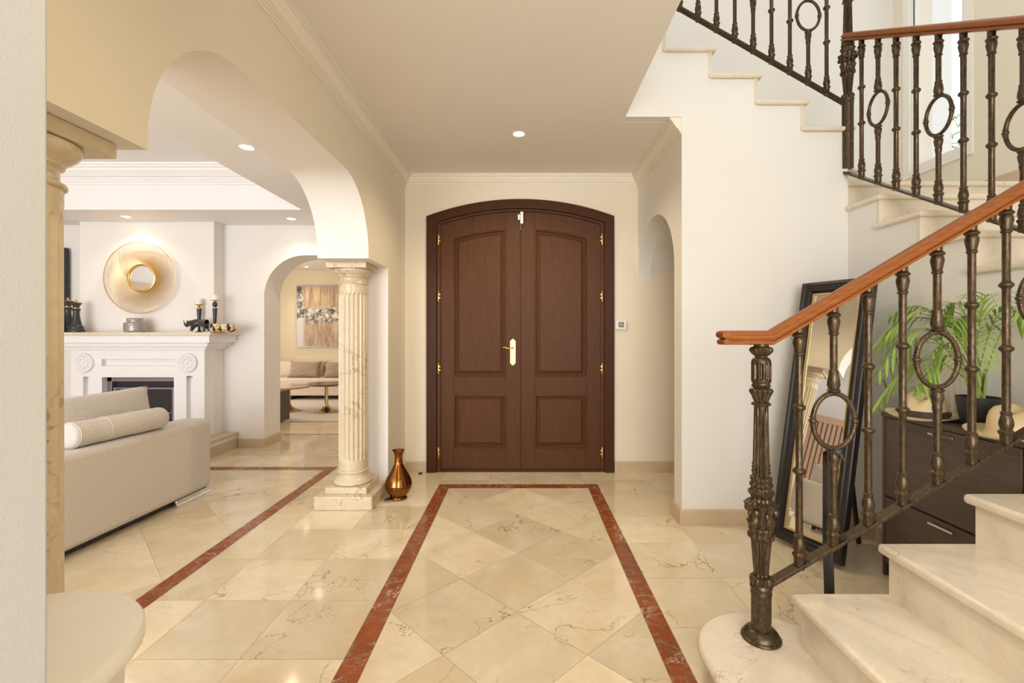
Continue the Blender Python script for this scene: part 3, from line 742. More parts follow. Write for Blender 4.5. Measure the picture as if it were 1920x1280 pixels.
# handrail profile (a across, b up): moulded
_hr = [(.014, 0), (.020, .001), (.027, .003), (.0285, .008), (.027, .0125), (.0195, .014), (.0195, .0185), (.029, .020), (.031, .026), (.0295, .032), (.0235, .0345), (.0235, .0375), (.020, .044), (.010, .049), (0, .0505)]
HR = _hr + [(-a, b) for a, b in _hr[-2::-1]]
BAR = [(-.02, -.006), (.02, -.006), (.02, .006), (-.02, .006)]
# --- lower railing
YR = 1.65
r1 = thing('stair_railing', (.847, YR, RIS), 'bronzed iron railing with mahogany handrail along the lowest stair flight', 'railing', 'staircase railings')
def hz1(x): return 1.21 + .587 * (x - .883)
def bz1(x): return .369 + .590 * (x - .879)
newel_mesh(r1, 0, RIS + .0, True, (0, 0, -RIS))
def rel(p, o): return tuple(Vector(p) - o.location)
XE = 2.10
m = MB().sweep([rel((.712, YR, 1.21), r1), rel((.883, YR, 1.21), r1), rel((XE, YR, hz1(XE)), r1)], [(a, -b) for a, b in HR], (0, 1, 0)); m.build('handrail', M['rail'], r1, smooth=28)
# scroll nose at the start of the handrail
m = MB()
for (zc, rr) in ((.036, .0135), (.010, .010)):
    m.lathe([(0, -.029), (rr, -.029), (rr * 1.05, 0), (rr, .029), (0, .029)], seg=18, T=Matrix.Translation(rel((.712, YR, 1.21 + zc), r1)) @ Matrix.Rotation(PI / 2, 4, 'X'))
m.build('handrail_nose', M['rail'], r1, smooth=40)
m = MB().sweep([rel((.86, YR, bz1(.86)), r1), rel((XE, YR, bz1(XE)), r1)], BAR, (0, 1, 0)); m.build('bottom_rail', M['iron'], r1, bevel=.0015)
xs_ = [(1498 + 64.7 * i - 978) / 530 for i in range(10)]
for x, kd in zip(xs_, 'PRPPRPPRPP'):
    if x > XE - .03: break
    put_baluster(r1, kd, rel((x, YR, bz1(x) + .010), r1), 0)
# top newel where the flights turn (outside the frame)
newel_mesh(r1, 0, .0, False, rel((XE + .02, YR, .63), r1))
# --- middle railing
XM = 2.125
r2 = thing('stair_railing', (XM, 3.06, 2.25), 'bronzed iron railing with wooden handrail below the stair window', 'railing', 'staircase railings')
def hz2(y): return 3.165 - .577 * (3.06 - y)
def bz2(y): return 2.306 - .573 * (3.06 - y)
ys = 1.70
m = MB().sweep([rel((XM, 3.075, hz2(3.075)), r2), rel((XM, ys, hz2(ys)), r2)], [(a, -b) for a, b in HR], (1, 0, 0)); m.build('handrail', M['rail'], r2, smooth=28)
m = MB().sweep([rel((XM, 3.06, bz2(3.06)), r2), rel((XM, ys, bz2(ys)), r2)], BAR, (1, 0, 0)); m.build('bottom_rail', M['iron'], r2, bevel=.0015)
for i, kd in enumerate('PRPPRPPRP'):
    y = 2.917 - .1345 * i
    put_baluster(r2, kd, rel((XM, y, bz2(y) + .014), r2), PI / 2)
newel_mesh(r2, 0, -.09, False, rel((2.135, 3.055, 2.42), r2))
# --- upper railing
YU = 3.05
r3 = thing('stair_railing', (2.10, YU, 2.75), 'bronzed iron railing climbing left along the upper stair flight', 'railing', 'staircase railings')
def bz3(x): return 2.746 - .576 * (x - 2.12)
XU = .8
m = MB().sweep([rel((2.115, YU, bz3(2.115)), r3), rel((XU, YU, bz3(XU)), r3)], BAR, (0, 1, 0)); m.build('bottom_rail', M['iron'], r3, bevel=.0015)
m = MB().sweep([rel((2.115, YU, bz3(2.115) + .85), r3), rel((XU, YU, bz3(XU) + .85), r3)], HR, (0, 1, 0)); m.build('handrail', M['rail'], r3, smooth=40)
for i, kd in enumerate('PRPPRPPRPPR'):
    x = 1.993 - .12 * i
    put_baluster(r3, kd, rel((x, YU, bz3(x) + .008), r3), 0)

# ------------------------------------------------------------------ standing mirror
A = Vector((1.526, 2.841, 0)); Bp = Vector((1.690, 2.458, 0)); bdir = (Bp - A).normalized(); wM = (Bp - A).length
nb = Vector((-bdir.y, bdir.x, 0))
if nb.x < 0: nb = -nb
lean = .29; Ht = 1.56; SL = math.hypot(lean, Ht)
up = (nb * lean + Vector((0, 0, Ht))).normalized(); back = bdir.cross(up)
if back.dot(nb) < 0: back = -back
mid = (A + Bp) / 2
R = Matrix((bdir, back, up)).transposed().to_4x4()
t = thing('standing_mirror', mid, 'tall black framed mirror leaning on its easel leg beside the shoe cabinet', 'mirror')
T0 = R
FW = .072
fp = [(-.0, 0), (-.022, .0), (-.026, .006), (-.026, .018), (-.018, .024), (-.016, .036), (-.020, .042), (-.019, .050), (-.009, .056), (.0, .062), (.0, FW), (.018, FW), (.018, 0)]
# a along back normal, b inward
path = [(-wM / 2, 0, .026), (wM / 2, 0, .026), (wM / 2, 0, SL), (-wM / 2, 0, SL)]
m = MB().sweep(path, [(a, -b) for a, b in fp], (0, 1, 0), closed=True, T=T0); m.build('mirror_frame', M['black'], t, smooth=30)
gp = [(-.004, FW - .004), (-.009, FW - .002), (-.009, FW + .002), (-.004, FW + .004), (-.002, FW + .009), (.006, FW + .009), (.006, FW - .004)]
m = MB().sweep(path, [(a, -b) for a, b in gp], (0, 1, 0), closed=True, T=T0); m.build('gold_inner_edge', M['goldedge'], t, smooth=30)
m = MB().box(-wM / 2 + FW - .004, .002, .026 + FW - .004, wM / 2 - FW + .004, .008, SL - FW + .004, T=T0); m.build('mirror_glass', M['mirror'], t)
m = MB().box(-wM / 2 + .02, .0185, .05, wM / 2 - .02, .024, SL - .02, T=T0); m.build('back_board', M['matblack'], t)
# easel strut
topP = T0 @ Vector((.05, .03, 1.05))
foot = nb * .40 + bdir * .05
m = MB().tube([topP, foot + Vector((0, 0, .012))], .014, 6); m.tube([topP + bdir * -.16, foot + bdir * -.14 + Vector((0, 0, .012))], .014, 6); m.tube([foot + bdir * -.14 + Vector((0, 0, .06)), foot + Vector((0, 0, .06))], .010, 6)
m.build('easel_leg', M['black'], t)

# bird-head stick hanging on the railing ring
t = thing('shoehorn', (1.130, YR + .05, 0), 'long dark stick with bird-head handle hooked on the first ring baluster', 'shoehorn')
m = MB(); zt = 1.25 - (850 - 625) / 530
m.tube([(-.018, -.030, zt + .012), (-.006, .006, zt + .008), (.0, .020, zt - .02), (.0, .022, zt - .05)], lambda u: .011, 10)
m.build('stick_shaft', M['black'], t, smooth=50)
m = MB(); pth = [(0, .022, zt - .01), (0, .024, zt - .35), (.003, .022, zt - .48), (.006, .02, zt - .625)]
m.sweep([Vector(p) for p in pth], [(-.004, -.019), (.002, -.0185), (.004, .0), (.002, .0185), (-.004, .019), (-.001, .0)], (0, 1, 0)); m.build('horn_blade', M['black'], t, bevel=.002)
m = MB(); m.ball((-.022, -.060, zt + .010), (.017, .018, .015), 14, 10); m.tube([(-.02, -.030, zt + .012), (-.022, -.05, zt + .012)], .012, 8); m.tube([(-.018, -.066, zt + .006), (-.010, -.072, zt - .010), (-.004, -.074, zt - .026)], lambda u: .009 - .008 * u, 8)
m.build('bird_head', M['figure'], t, smooth=60)

# ------------------------------------------------------------------ shoe cabinet
t = thing('shoe_cabinet', (2.0, 1.8, 0), 'dark wenge shoe cabinet with flap doors against the understair wall', 'cabinet')
cx0, cx1, cy0, cy1, ct = 1.878 - 2.0, 2.122 - 2.0, 1.725 - 1.8, 2.43 - 1.8, .843
MB().box(cx0 - .004, cy0 - .004, ct - .022, cx1, cy1 + .004, ct).build('cabinet_top', M['wenge'], t, bevel=.0015)
m = MB(); m.box(cx0 + .018, cy0, .06, cx1, cy1 - .019, ct - .022); m.box(cx0 + .001, cy1 - .018, 0, cx1, cy1, ct - .022); m.box(cx0 + .001, cy0 - .001, 0, cx1, cy0 + .017, ct - .0225)
m.build('cabinet_body', M['wenge'], t)
MB().box(cx0 + .03, cy0 + .02, 0, cx0 + .045, cy1 - .02, .06).build('plinth_board', M['matblack'], t)
for c0, c1 in ((cy1 - .022 - .655, cy1 - .022),):
    for z0, z1 in ((.066, .408), (.418, ct - .026)):
        d = MB().box(cx0, c0, z0, cx0 + .017, c1, z1).build('flap_door', M['wenge'], t, bevel=.0015)
        yc = (c0 + c1) / 2; m = MB().box(cx0 - .016, yc - .062, z1 - .030, cx0 - .010, yc + .062, z1 - .020)
        m.box(cx0 - .011, yc - .056, z1 - .029, cx0, yc - .050, z1 - .021); m.box(cx0 - .011, yc + .050, z1 - .029, cx0, yc + .056, z1 - .021)
        m.build('handle', M['chrome'], d, bevel=.001)

# hats
def hat(loc, rz, label, tilt=0, band=True):
    t = thing('straw_hat', loc, label, 'hat', 'straw hats on the shoe cabinet', rz)
    seg = 48; v = []
    prof = [(.163, .012), (.150, .006), (.120, .005), (.098, .008), (.092, .020), (.090, .045), (.086, .075), (.080, .100), (.070, .114), (.050, .120), (.025, .112), (.0, .108)]
    def pt(r, z, a, off=0):
        x = r * math.cos(a) * 1.06; y = r * math.sin(a) * .93; zz_ = z
        if r > .1: zz_ += .016 * (abs(math.sin(a)) ** 2) * ((r - .1) / .06)
        if z > .09:
            zz_ -= .028 * math.exp(-(y / .022) ** 2) * (1 if abs(x) < .07 else .5); y *= 1 - .25 * max(0, math.cos(a)) * ((z - .09) / .03)
            zz_ += .012 * math.cos(a)
        return (x, y, zz_ + off)
    for r, z in prof:
        for j in range(seg): v.append(pt(max(r, .0004), z, 2 * PI * j / seg))
    for r, z in prof[::-1]:
        for j in range(seg): v.append(pt(max(r - .002, .0003), z, 2 * PI * j / seg, -.0025))
    n2 = 2 * len(prof); f = [[i * seg + j, i * seg + (j + 1) % seg, ((i + 1) % n2) * seg + (j + 1) % seg, ((i + 1) % n2) * seg + j] for i in range(n2) for j in range(seg)]
    MB().add(v, f).build('hat_body', M['straw'], t, smooth=80)
    if band:
        v = [];
        for r, z in ((.0985, .010), (.0935, .022), (.0918, .034), (.0915, .040), (.089, .040)):
            for j in range(seg): a = 2 * PI * j / seg; v.append((r * math.cos(a) * 1.06, r * math.sin(a) * .93, z))
        f = [[i * seg + j, i * seg + (j + 1) % seg, (i + 1) * seg + (j + 1) % seg, (i + 1) * seg + j] for i in range(4) for j in range(seg)]
        b = MB().add(v, f); b.lathe([(0, 0), (.011, 0), (.011, .004), (0, .004)], seg=16, T=Matrix.Translation((.02, -.088, .027)) @ Matrix.Rotation(PI / 2, 4, 'X'))
        b.build('hat_band', M['band'], t, smooth=40)
    return t
hat((1.955, 2.262, ct - .002), math.radians(35), 'straw hat with dark ribbon band left of the black plant pot')
hat((1.955, 1.845, ct - .002), math.radians(20), 'straw hat lying at the right edge right of the black plant pot', band=False)

# ------------------------------------------------------------------ palm
t = thing('potted_palm', (2.02, 2.065, ct), 'green palm in a black pot on the shoe cabinet', 'plant')
MB().lathe([(0, 0), (.046, 0), (.053, .003), (.058, .012), (.069, .06), (.0755, .12), (.0765, .128), (.073, .128), (.071, .118), (.071, .112), (0, .112)], seg=40).build('plant_pot', M['matblack'], t, smooth=35)
MB().lathe([(0, .108), (.0705, .110), (.04, .117), (0, .119)], seg=20, cap=False).build('soil', M['soil'], t)
random.seed(11)
def frond(az, reach, height, droop, nl, ll, base):
    ax = Vector((math.cos(az), math.sin(az), 0)); sd = Vector((-math.sin(az), math.cos(az), 0))
    p0 = Vector((base[0], base[1], .11)); N = 22; pts = []
    for i in range(N + 1):
        u = i / N
        pts.append(p0 + ax * reach * (u ** 1.35) + Vector((0, 0, height * (math.sin(min(u * 1.15, 1.0) * PI / 2)) - droop * max(0, u - .45) ** 2 * 3.0)))
    m = MB(); m.tube(pts, lambda u: .0034 * (1 - .8 * u) + .0006, 6, mi=1)
    for k in range(nl):
        u = .42 + .56 * k / (nl - 1); i = min(int(u * N), N - 1); fr_ = u * N - i; p = pts[i].lerp(pts[i + 1], fr_); d = (pts[i + 1] - pts[i]).normalized()
        env = math.sin(PI * min(1, max(.12, (u - .33) / .74))) ** .6
        for s in (-1, 1):
            L = ll * env * random.uniform(.85, 1.1); wd = .0060 * random.uniform(.8, 1.15)
            dir0 = (d * .75 + sd * s * .75 + Vector((0, 0, .22))).normalized(); g = Vector((0, 0, -1))
            side = dir0.cross(Vector((0, 0, 1))).normalized(); v = []; K = 6
            q = p.copy(); dd = dir0.copy()
            for j in range(K + 1):
                f = j / K; ww = wd * (math.sin(PI * min(1, .12 + f * .88)) ** .7 if f < 1 else .02)
                upv = dd.cross(side).normalized()
                v += [q - side * ww + upv * ww * .25, q, q + side * ww + upv * ww * .25]
                dd = (dd + g * .22 * (L / .16)).normalized(); q = q + dd * L / K
            fcs = []
            for j in range(K): b = j * 3; fcs += [[b, b + 1, b + 4, b + 3], [b + 1, b + 2, b + 5, b + 4]]
            m.add(v, fcs, 0)
    for p in m.v: p.x = min(p.x, .108)
    return m
def wallsafe(az, reach, base=2.02): 
    mx = (2.125 - base) / max(math.cos(az), 1e-3) if math.cos(az) > 0 else 9
    return min(reach, mx - .03)
specs = []
D = math.radians
for az, rc, h, dr in ((150, .32, .46, .16), (165, .36, .38, .30), (118, .42, .44, .25), (103, .44, .34, .34), (112, .34, .47, .1), (95, .20, .48, .1), (178, .25, .30, .28), (200, .22, .42, .16),
                      (262, .34, .44, .14), (250, .18, .50, .1), (128, .40, .22, .34), (290, .16, .44, .1), (222, .30, .36, .2), (110, .26, .24, .32), (190, .12, .38, .05)):
    r_ = rc
    if h > 0: specs.append((D(az), r_, h, dr))
for i, (az, rc, h, dr) in enumerate(specs):
    if math.cos(az) > 0: rc = wallsafe(az, rc)
    bx = .02 * math.cos(i * 2.4); by = .02 * math.sin(i * 2.4)
    frond(az, rc, h, dr, 10, .18, (bx, by)).build('frond', [M['leaf'], M['stem']], t, smooth=60)
m = MB()
for i in range(5):
    a = i * 1.3; m.tube([(.018 * math.cos(a), .018 * math.sin(a), .105), (.022 * math.cos(a), .022 * math.sin(a), .18), (.03 * math.cos(a), .03 * math.sin(a), .25)], lambda u: .0065 - .003 * u, 8)
m.build('stem', M['stem'], t, smooth=60)

# ------------------------------------------------------------------ white round pedestal near the camera
t = thing('pedestal_table', (-.84, .70, 0), 'round white pedestal table in the near left corner', 'table')
MB().lathe([(0, .715), (.205, .715), (.211, .718), (.215, .724), (.215, .741), (.211, .748), (.205, .75), (0, .75)], seg=96).build('tabletop', M['table'], t, smooth=35)
MB().lathe([(0, 0.001), (.165, 0.001), (.170, .02), (.178, .35), (.188, .70), (.188, .7155), (0, .7155)], seg=80).build('pedestal', M['table'], t, smooth=35)

# ------------------------------------------------------------------ copper vase
t = tag(MB().lathe([(0, 0), (.060, 0), (.063, .004), (.063, .012), (.055, .020), (.062, .028), (.082, .050), (.096, .078), (.1005, .100), (.0995, .108), (.1005, .110), (.0995, .112), (.096, .135), (.082, .170), (.062, .205), (.044, .238), (.033, .262), (.029, .285), (.028, .310), (.030, .330), (.036, .348), (.046, .362), (.048, .366), (.045, .367), (.034, .352), (.026, .330), (.024, .30), (.024, .2), (0, .2)], seg=56).build('vase', M['copper'], None, smooth=45, loc=(-.934, 3.54, 0.0005)), 'shiny brown copper vase standing on the floor beside the column plinth', 'vase')
# door stops
for nm, x, y, s, lab in (('door_stop', -1.008, 3.50, 1, 'small dark door wedge on the floor left of the copper vase'), ('door_stop', -.905, 4.15, .8, 'small black door stop on the floor behind the copper vase')):
    o = MB().prism([(-.022 * s, 0.0005), (.022 * s, 0.0005), (.022 * s, .022 * s), (-.01 * s, .014 * s)], 'Y', -.012, .012).build(nm, M['matblack'], loc=(x, y, 0), bevel=.002)
    tag(o, lab, 'doorstop', 'door stops on the hall floor')

# ------------------------------------------------------------------ recessed spotlights
def spot(loc, label, power, ang=110, r=.036):
    t = thing('recessed_spotlight', loc, label, 'light', 'recessed ceiling spotlights')
    MB().lathe([(r, -.001), (r + .008, -.004), (r + .013, -.001), (r + .013, .0005), (r, .0005)], seg=32, cap=False).build('trim_ring', M['plaster'], t, smooth=40)
    MB().lathe([(0, -.0035), (r * .8, -.003), (r, -.001), (r, 0), (0, 0)], seg=32).build('bulb', M['bulb'], t, smooth=60)
    l = bpy.data.lights.new('spot_lamp', 'SPOT'); l.energy = power; l.color = (1, .80, .56); l.spot_size = D(ang); l.spot_blend = .7; l.shadow_soft_size = .03
    o = bpy.data.objects.new('spot_lamp', l); COL.objects.link(o); o.parent = t; o.location = (0, 0, -.012)
    return t
spot((-.02, 3.322, ZC), 'recessed spotlight in the hall ceiling before the front door', 60, 150)
spot((-.02, .6, ZC), 'recessed spotlight in the hall ceiling above the viewer', 34, 150)
spot((-1.756, 2.984, 2.44), 'recessed spotlight over the living room side of the archway', 13, 130)
spot((-4.03, 4.755, 2.44), 'recessed spotlight above the gold sunburst mirror', 14, 130)
spot((-2.39, 4.843, 2.44), 'recessed spotlight above the wall between hearth and arch', 12, 130)
spot((-2.95, 6.8, 2.55), 'recessed spotlight in the lounge ceiling', 22, 130)
spot((-4.2, 9.1, 2.55), 'recessed spotlight near the canvas in the lounge', 28, 120)

# ------------------------------------------------------------------ fireplace
t = thing('fireplace', (-3.96, 4.815, 0), 'white plaster fireplace with rosettes and a stone mantel shelf', 'fireplace')
def FXx(px): return (px - 978) / 875 * 4.815 + 3.96
def FZ(py): return 1.25 + (625 - py) / 875 * 4.815
bx0_, bx1_ = FXx(132.7), FXx(383.5)
YBK = .14   # back of the surround = front of the breast
hy = .172
m = MB()
ox0, ox1, oz = FXx(191), FXx(326), FZ(707)
# front face pieces with recesses modelled as gaps over a deeper slab
rp = dict(x0=FXx(190.5), x1=FXx(328), z0=FZ(686), z1=FZ(673))
vl = dict(x0=FXx(156), x1=FXx(168), z0=.24, z1=FZ(706)); vr = dict(x0=FXx(349.5), x1=FXx(361), z0=.24, z1=FZ(705))
ztop = FZ(655)
def fbox(x0, z0, x1, z1, y0=0, y1=.05): m.box(x0, y0, z0, x1, y1, z1)
fbox(bx0_, rp['z1'], bx1_, ztop); fbox(bx0_, rp['z0'], rp['x0'], rp['z1']); fbox(rp['x1'], rp['z0'], bx1_, rp['z1'])
fbox(bx0_, vl['z1'], bx1_, rp['z0']) if vl['z1'] >= oz else None
zA = min(vl['z1'], vr['z1'])
if vl['z1'] < oz: pass
m2z = max(oz, vl['z1'])
for (xa_, xb_, v_) in ((bx0_, ox0, vl), (ox1, bx1_, vr)):
    fbox(xa_, hy, v_['x0'], m2z); fbox(v_['x1'], hy, xb_, m2z); fbox(v_['x0'], hy, v_['x1'], v_['z0']); fbox(v_['x0'], v_['z1'], v_['x1'], m2z)
fbox(ox0, oz, ox1, m2z + .0)
fbox(bx0_, hy, ox0, ztop, .05, YBK); fbox(ox1, hy, bx1_, ztop, .05, YBK + .17); fbox(ox0, oz, ox1, ztop, .05, YBK)
m.build('surround', M['plaster'], t)
# stepped cornice below the shelf, wraps the right side
def layer(m, over, z0, z1): m.box(bx0_ - over, -over, z0, bx1_ + over, YBK + .17, z1)
m = MB(); layer(m, .035, ztop, FZ(649)); layer(m, .09, FZ(649) + .0003, FZ(641.5)); layer(m, .145, FZ(641.5) + .0003, 1.232)
m.build('mantel_moulding', M['plaster'], t)
MB().box(bx0_ - .18, -.18, 1.232, bx1_ + .18, YBK + .17, 1.262).build('mantel_shelf', M['stone'], t, bevel=.006, bseg=3)
for px in (160, 353.5):
    m = MB(); Tr = Matrix.Translation((FXx(px), 0, FZ(680))) @ Matrix.Rotation(PI / 2, 4, 'X')
    m.lathe([(0, -.01), (.098, -.01), (.098, .022), (.094, .030), (.084, .032), (.078, .026), (.070, .024), (0, .024)], seg=48, T=Tr)
    for i in range(8):
        a = 2 * PI * i / 8; m.ball((.048 * math.cos(a), .048 * math.sin(a), .026), (.016, .016, .010), 10, 6, T=Tr)
    for i in range(24):
        a = 2 * PI * i / 24; m.ball((.072 * math.cos(a), .072 * math.sin(a), .027), (.006, .006, .005), 6, 4, T=Tr)
    m.ball((0, 0, .026), (.018, .018, .012), 12, 8, T=Tr)
    m.build('rosette', M['plaster'], t, smooth=50)
# hearth
m = MB(); m.box(bx0_ - .16, -.6, 0.0005, bx1_ + .155, YBK + .17, .10); m.build('hearth_base', M['skirt'], t)
m = MB(); m.box(bx0_ - .15, -.59, .10, bx1_ + .145, YBK + .17, .145); m.build('hearth_riser', M['plaster'], t)
m = MB(); m.box(bx0_ - .17, -.61, .145, bx1_ + .165, YBK + .17, .172); m.build('hearth_slab', M['skirt'], t, bevel=.004)
# firebox insert
m = MB(); m.box(ox0, .06, hy, ox0 + .05, YBK, oz); m.box(ox1 - .02, .06, hy, ox1, YBK, oz); m.box(ox0, .06, oz - .05, ox1, YBK, oz); m.build('insert_frame', M['steel'], t, bevel=.003)
MB().box(ox0 + .02, .12, hy, ox1 - .01, .138, oz - .03).build('firebox_back', M['matblack'], t)
m = MB(); sx0, sx1, sz1 = FXx(205), FXx(320), FZ(727)
m.box(sx0, .045, hy, sx0 + .02, .06, sz1); m.box(sx1 - .02, .045, hy, sx1, .06, sz1); m.box(sx0 + .02, .045, sz1 - .02, sx1 - .02, .06, sz1); m.box(sx0 + .02, .045, hy, sx1 - .02, .06, hy + .02)
sc = m.build('screen_frame', M['steel'], t, bevel=.002)
MB().box(sx0 + .02, .050, hy + .02, sx1 - .02, .055, sz1 - .02).build('screen_glass', M['darkglass'], sc)
m = MB(); random.seed(3)
for i in range(9):
    x = sx1 - .10 - .02 * i; m.tube([(x, .03, hy + .14 + .01 * random.random()), (x + .05, .028, hy + .22 + .05 * random.random()), (x + .10, .03, hy + .27 * (.9 + .2 * random.random()))], .0035, 5)
    m.tube([(x + .03, .03, hy + .02), (x + .04, .03, hy + .2)], .003, 5)
for i in range(3): m.tube([(sx1 - .28, .03, hy + .02 + .06 * i), (sx1 - .05, .03, hy + .04 + .06 * i)], lambda u: .012, 8)
m.build('fireside_twigs', simple('dry_twigs', (.42, .33, .24), .7), t)

# ------------------------------------------------------------------ gold sunburst mirror
gm = thing('sunburst_mirror', (-4.01, 4.955, 1.836), 'round gold wire mirror on the chimney breast above the mantel', 'mirror')
Tg = Matrix.Rotation(PI / 2, 4, 'X')      # local z -> -Y (towards viewer)
m = MB(); NW = 80; Rin, Rout = .142, .375
for sgn in (1, -1):
    for i in range(NW):
        a = 2 * PI * i / NW; pts = []
        for j in range(9):
            u = j / 8; r = Rin + (Rout - Rin) * u; aa = a + sgn * 1.05 * math.sin(u * PI / 2) * 1.0
            zz_ = .012 + .062 * math.sin(u * PI * .62)
            pts.append((r * math.cos(aa), r * math.sin(aa), zz_ + (.003 if sgn > 0 else 0)))
        m.tube(pts, .0019, 4, T=Tg)
n = 90
m.tube([(Rout * math.cos(2 * PI * i / n), Rout * math.sin(2 * PI * i / n), .058) for i in range(n)], .0035, 6, closed=True, T=Tg)
m.build('wire_ring', M['goldwire'], gm)
MB().lathe([(.126, .0), (.15, .0), (.152, .02), (.147, .036), (.138, .040), (.130, .034), (.128, .02)], seg=64, T=Tg, cap=False).build('mirror_rim', M['gold'], gm, smooth=40)
MB().lathe([(0, .0), (.13, .0), (.13, .022), (0, .022)], seg=64, T=Tg).build('mirror_glass', M['mirror'], gm, smooth=30)

# ------------------------------------------------------------------ ornaments on the mantel
ZM = 1.2622
def MX(px, y): return (px - 978) / 875 * y
YM = 4.82
def chess(px, y, h, label, crown=0):
    t = thing('chess_figure', (MX(px, y), y, ZM), label, 'figurine', 'black and gold chess figures on the mantel'); k = h / .34
    m = MB(); m.lathe([(r * k, z * k) for r, z in [(0, 0), (.070, 0), (.072, .012), (.068, .03), (.060, .038), (.062, .05), (.056, .066), (.046, .074), (.044, .084), (.038, .11), (.030, .16), (.027, .20), (.028, .225), (.036, .232), (.038, .238), (.034, .246), (.026, .25), (.024, .262), (.034, .285), (.041, .298), (.038, .304), (.020, .306), (0, .306)]], seg=28)
    for i in range(6):
        a = i * PI / 3; m.ball((.040 * k * math.cos(a), .040 * k * math.sin(a), .302 * k), .008 * k, 8, 5)
    m.build('figure_body', M['figure'], t, smooth=45)
    m = MB(); m.lathe([(r * k, z * k) for r, z in [(.0, .304), (.022, .305), (.024, .312), (.012, .318), (.008, .326), (.011, .334), (.006, .342), (0, .343)]], seg=16)
    m.lathe([(.0275 * k, .247 * k), (.0285 * k, .250 * k), (.0275 * k, .254 * k)], seg=20, cap=False)
    m.build('gold_crown', M['gold'], t, smooth=40)
chess(143, 4.80, .335, 'black chess figure with gold crown, the right of the mantel row')
chess(127, 4.88, .36, 'tallest black chess figure with crown, behind at the mantel left end')
chess(113, 4.78, .21, 'short black chess figure beside the column edge, leftmost on the mantel')

t = thing('ginger_jar', (MX(253.5, 4.80), 4.80, ZM), 'small zebra patterned lidded jar in the middle of the mantel', 'jar')
MB().lathe([(0, 0), (.088, 0), (.094, .006), (.096, .020), (.096, .085), (.092, .098), (.080, .104), (.066, .106), (0, .106)], seg=48).build('jar_body', M['zebra'], t, smooth=40)
MB().lathe([(0, .106), (.066, .106), (.070, .110), (.070, .140), (.066, .146), (0, .148)], seg=48).build('jar_lid', M['zebra'], t, smooth=40)
MB().lathe([(.070, .1045), (.0735, .107), (.070, .110)], seg=48, cap=False).build('gold_band', M['gold'], t)

def candle(px, y, plate, ball, ch, cr, label):
    t = thing('candle_holder', (MX(px, y), y, ZM), label, 'candle holder', 'candle holders on the right of the mantel')
    b = plate - (.075 if ball else .035)
    MB().lathe([(0, 0), (.040, 0), (.040, .006), (.018, .012), (.012, .03), (.011, .05), (.022, b - .008), (.0225, b), (0, b)], seg=24).build('holder_stem', M['figure'], t, smooth=40)
    g = MB().lathe([(0, plate - .004), (.010, plate - .004), (.020, plate - .002), (.044, plate + .006), (.045, plate + .008), (.020, plate + .001), (0, plate + .001)], seg=28)
    g.lathe([(.0235, b - .002), (.0245, b + .001), (.0235, b + .004)], seg=20)
    if not ball: g.lathe([(0, b + .004), (.022, b + .004), (.014, b + .012), (.012, b + .02), (.020, plate - .004), (0, plate - .003)], seg=20)
    g.build('gold_dish', M['gold'], t, smooth=40)
    if ball: MB().ball((0, 0, b + .038), (.024, .024, .030), 20, 12).build('black_ball', M['figure'], t, smooth=60)
    MB().lathe([(0, plate + .001), (cr, plate + .001), (cr, plate + ch - .004), (cr - .004, plate + ch), (0, plate + ch - .006)], seg=24).build('candle', M['wax'], t, smooth=40)
candle(373.5, 4.90, 1.25 + (625 - 572) / 875 * 4.9 - ZM, False, .068, .028, 'black and gold candle holder with white candle standing behind the rhino')
candle(403, 4.90, 1.25 + (625 - 564) / 875 * 4.9 - ZM, True, .062, .033, 'tall ball-topped candle holder behind the gold mosaic bowl')
t = thing('mosaic_bowl', (MX(418.5, 4.80), 4.80, ZM), 'gold black and white mosaic bowl at the mantel right end', 'bowl')
MB().lathe([(0, 0), (.095, 0), (.112, .010), (.122, .035), (.120, .060), (.108, .084), (.098, .086), (.106, .060), (.106, .02), (0, .012)], seg=40).build('bowl_body', M['mosaic'], t, smooth=50)
# rhino: one skinned body
import bmesh
def skinned(name, nodes, edges, mat, parent, sub=2, root=0):
    me = bpy.data.meshes.new(name); me.from_pydata([n[0] for n in nodes], edges, []); me.materials.append(mat)
    o = bpy.data.objects.new(name, me); COL.objects.link(o); o.parent = parent
    sk = o.modifiers.new('skin', 'SKIN'); sk.use_smooth_shade = True
    for i, nd in enumerate(nodes):
        d = me.skin_vertices[0].data[i]; d.radius = nd[1] if hasattr(nd[1], '__len__') else (nd[1], nd[1]); d.use_root = (i == root)
    s = o.modifiers.new('sub', 'SUBSURF'); s.levels = sub; s.render_levels = sub
    return o
rh = thing('rhino_figurine', (MX(372, 4.76), 4.76, ZM), 'black rhinoceros figurine walking left on the mantel', 'figurine')
N = [((.045, 0, .100), .040), ((0, 0, .096), .046), ((-.045, 0, .100), .040), ((-.075, 0, .098), .028), ((-.100, 0, .082), .024), ((-.122, 0, .066), .017), ((-.132, 0, .060), .012),
     ((.078, 0, .095), .034), ((.100, 0, .075), .008), ((.108, 0, .045), .004),
     ((-.048, -.022, .060), .016), ((-.058, -.024, .030), .011), ((-.052, -.024, .010), .013),
     ((-.052, .022, .060), .015), ((-.078, .024, .030), .011), ((-.090, .024, .010), .012),
     ((.070, -.022, .058), .018), ((.078, -.024, .030), .011), ((.070, -.024, .010), .013),
     ((.066, .022, .058), .017), ((.090, .024, .030), .011), ((.098, .024, .010), .012)]
E = [(0, 1), (1, 2), (2, 3), (3, 4), (4, 5), (5, 6), (0, 7), (7, 8), (8, 9), (2, 10), (10, 11), (11, 12), (2, 13), (13, 14), (14, 15), (7, 16), (16, 17), (17, 18), (7, 19), (19, 20), (20, 21)]
b_ = skinned('rhino_body', N, E, M['figure'], rh)
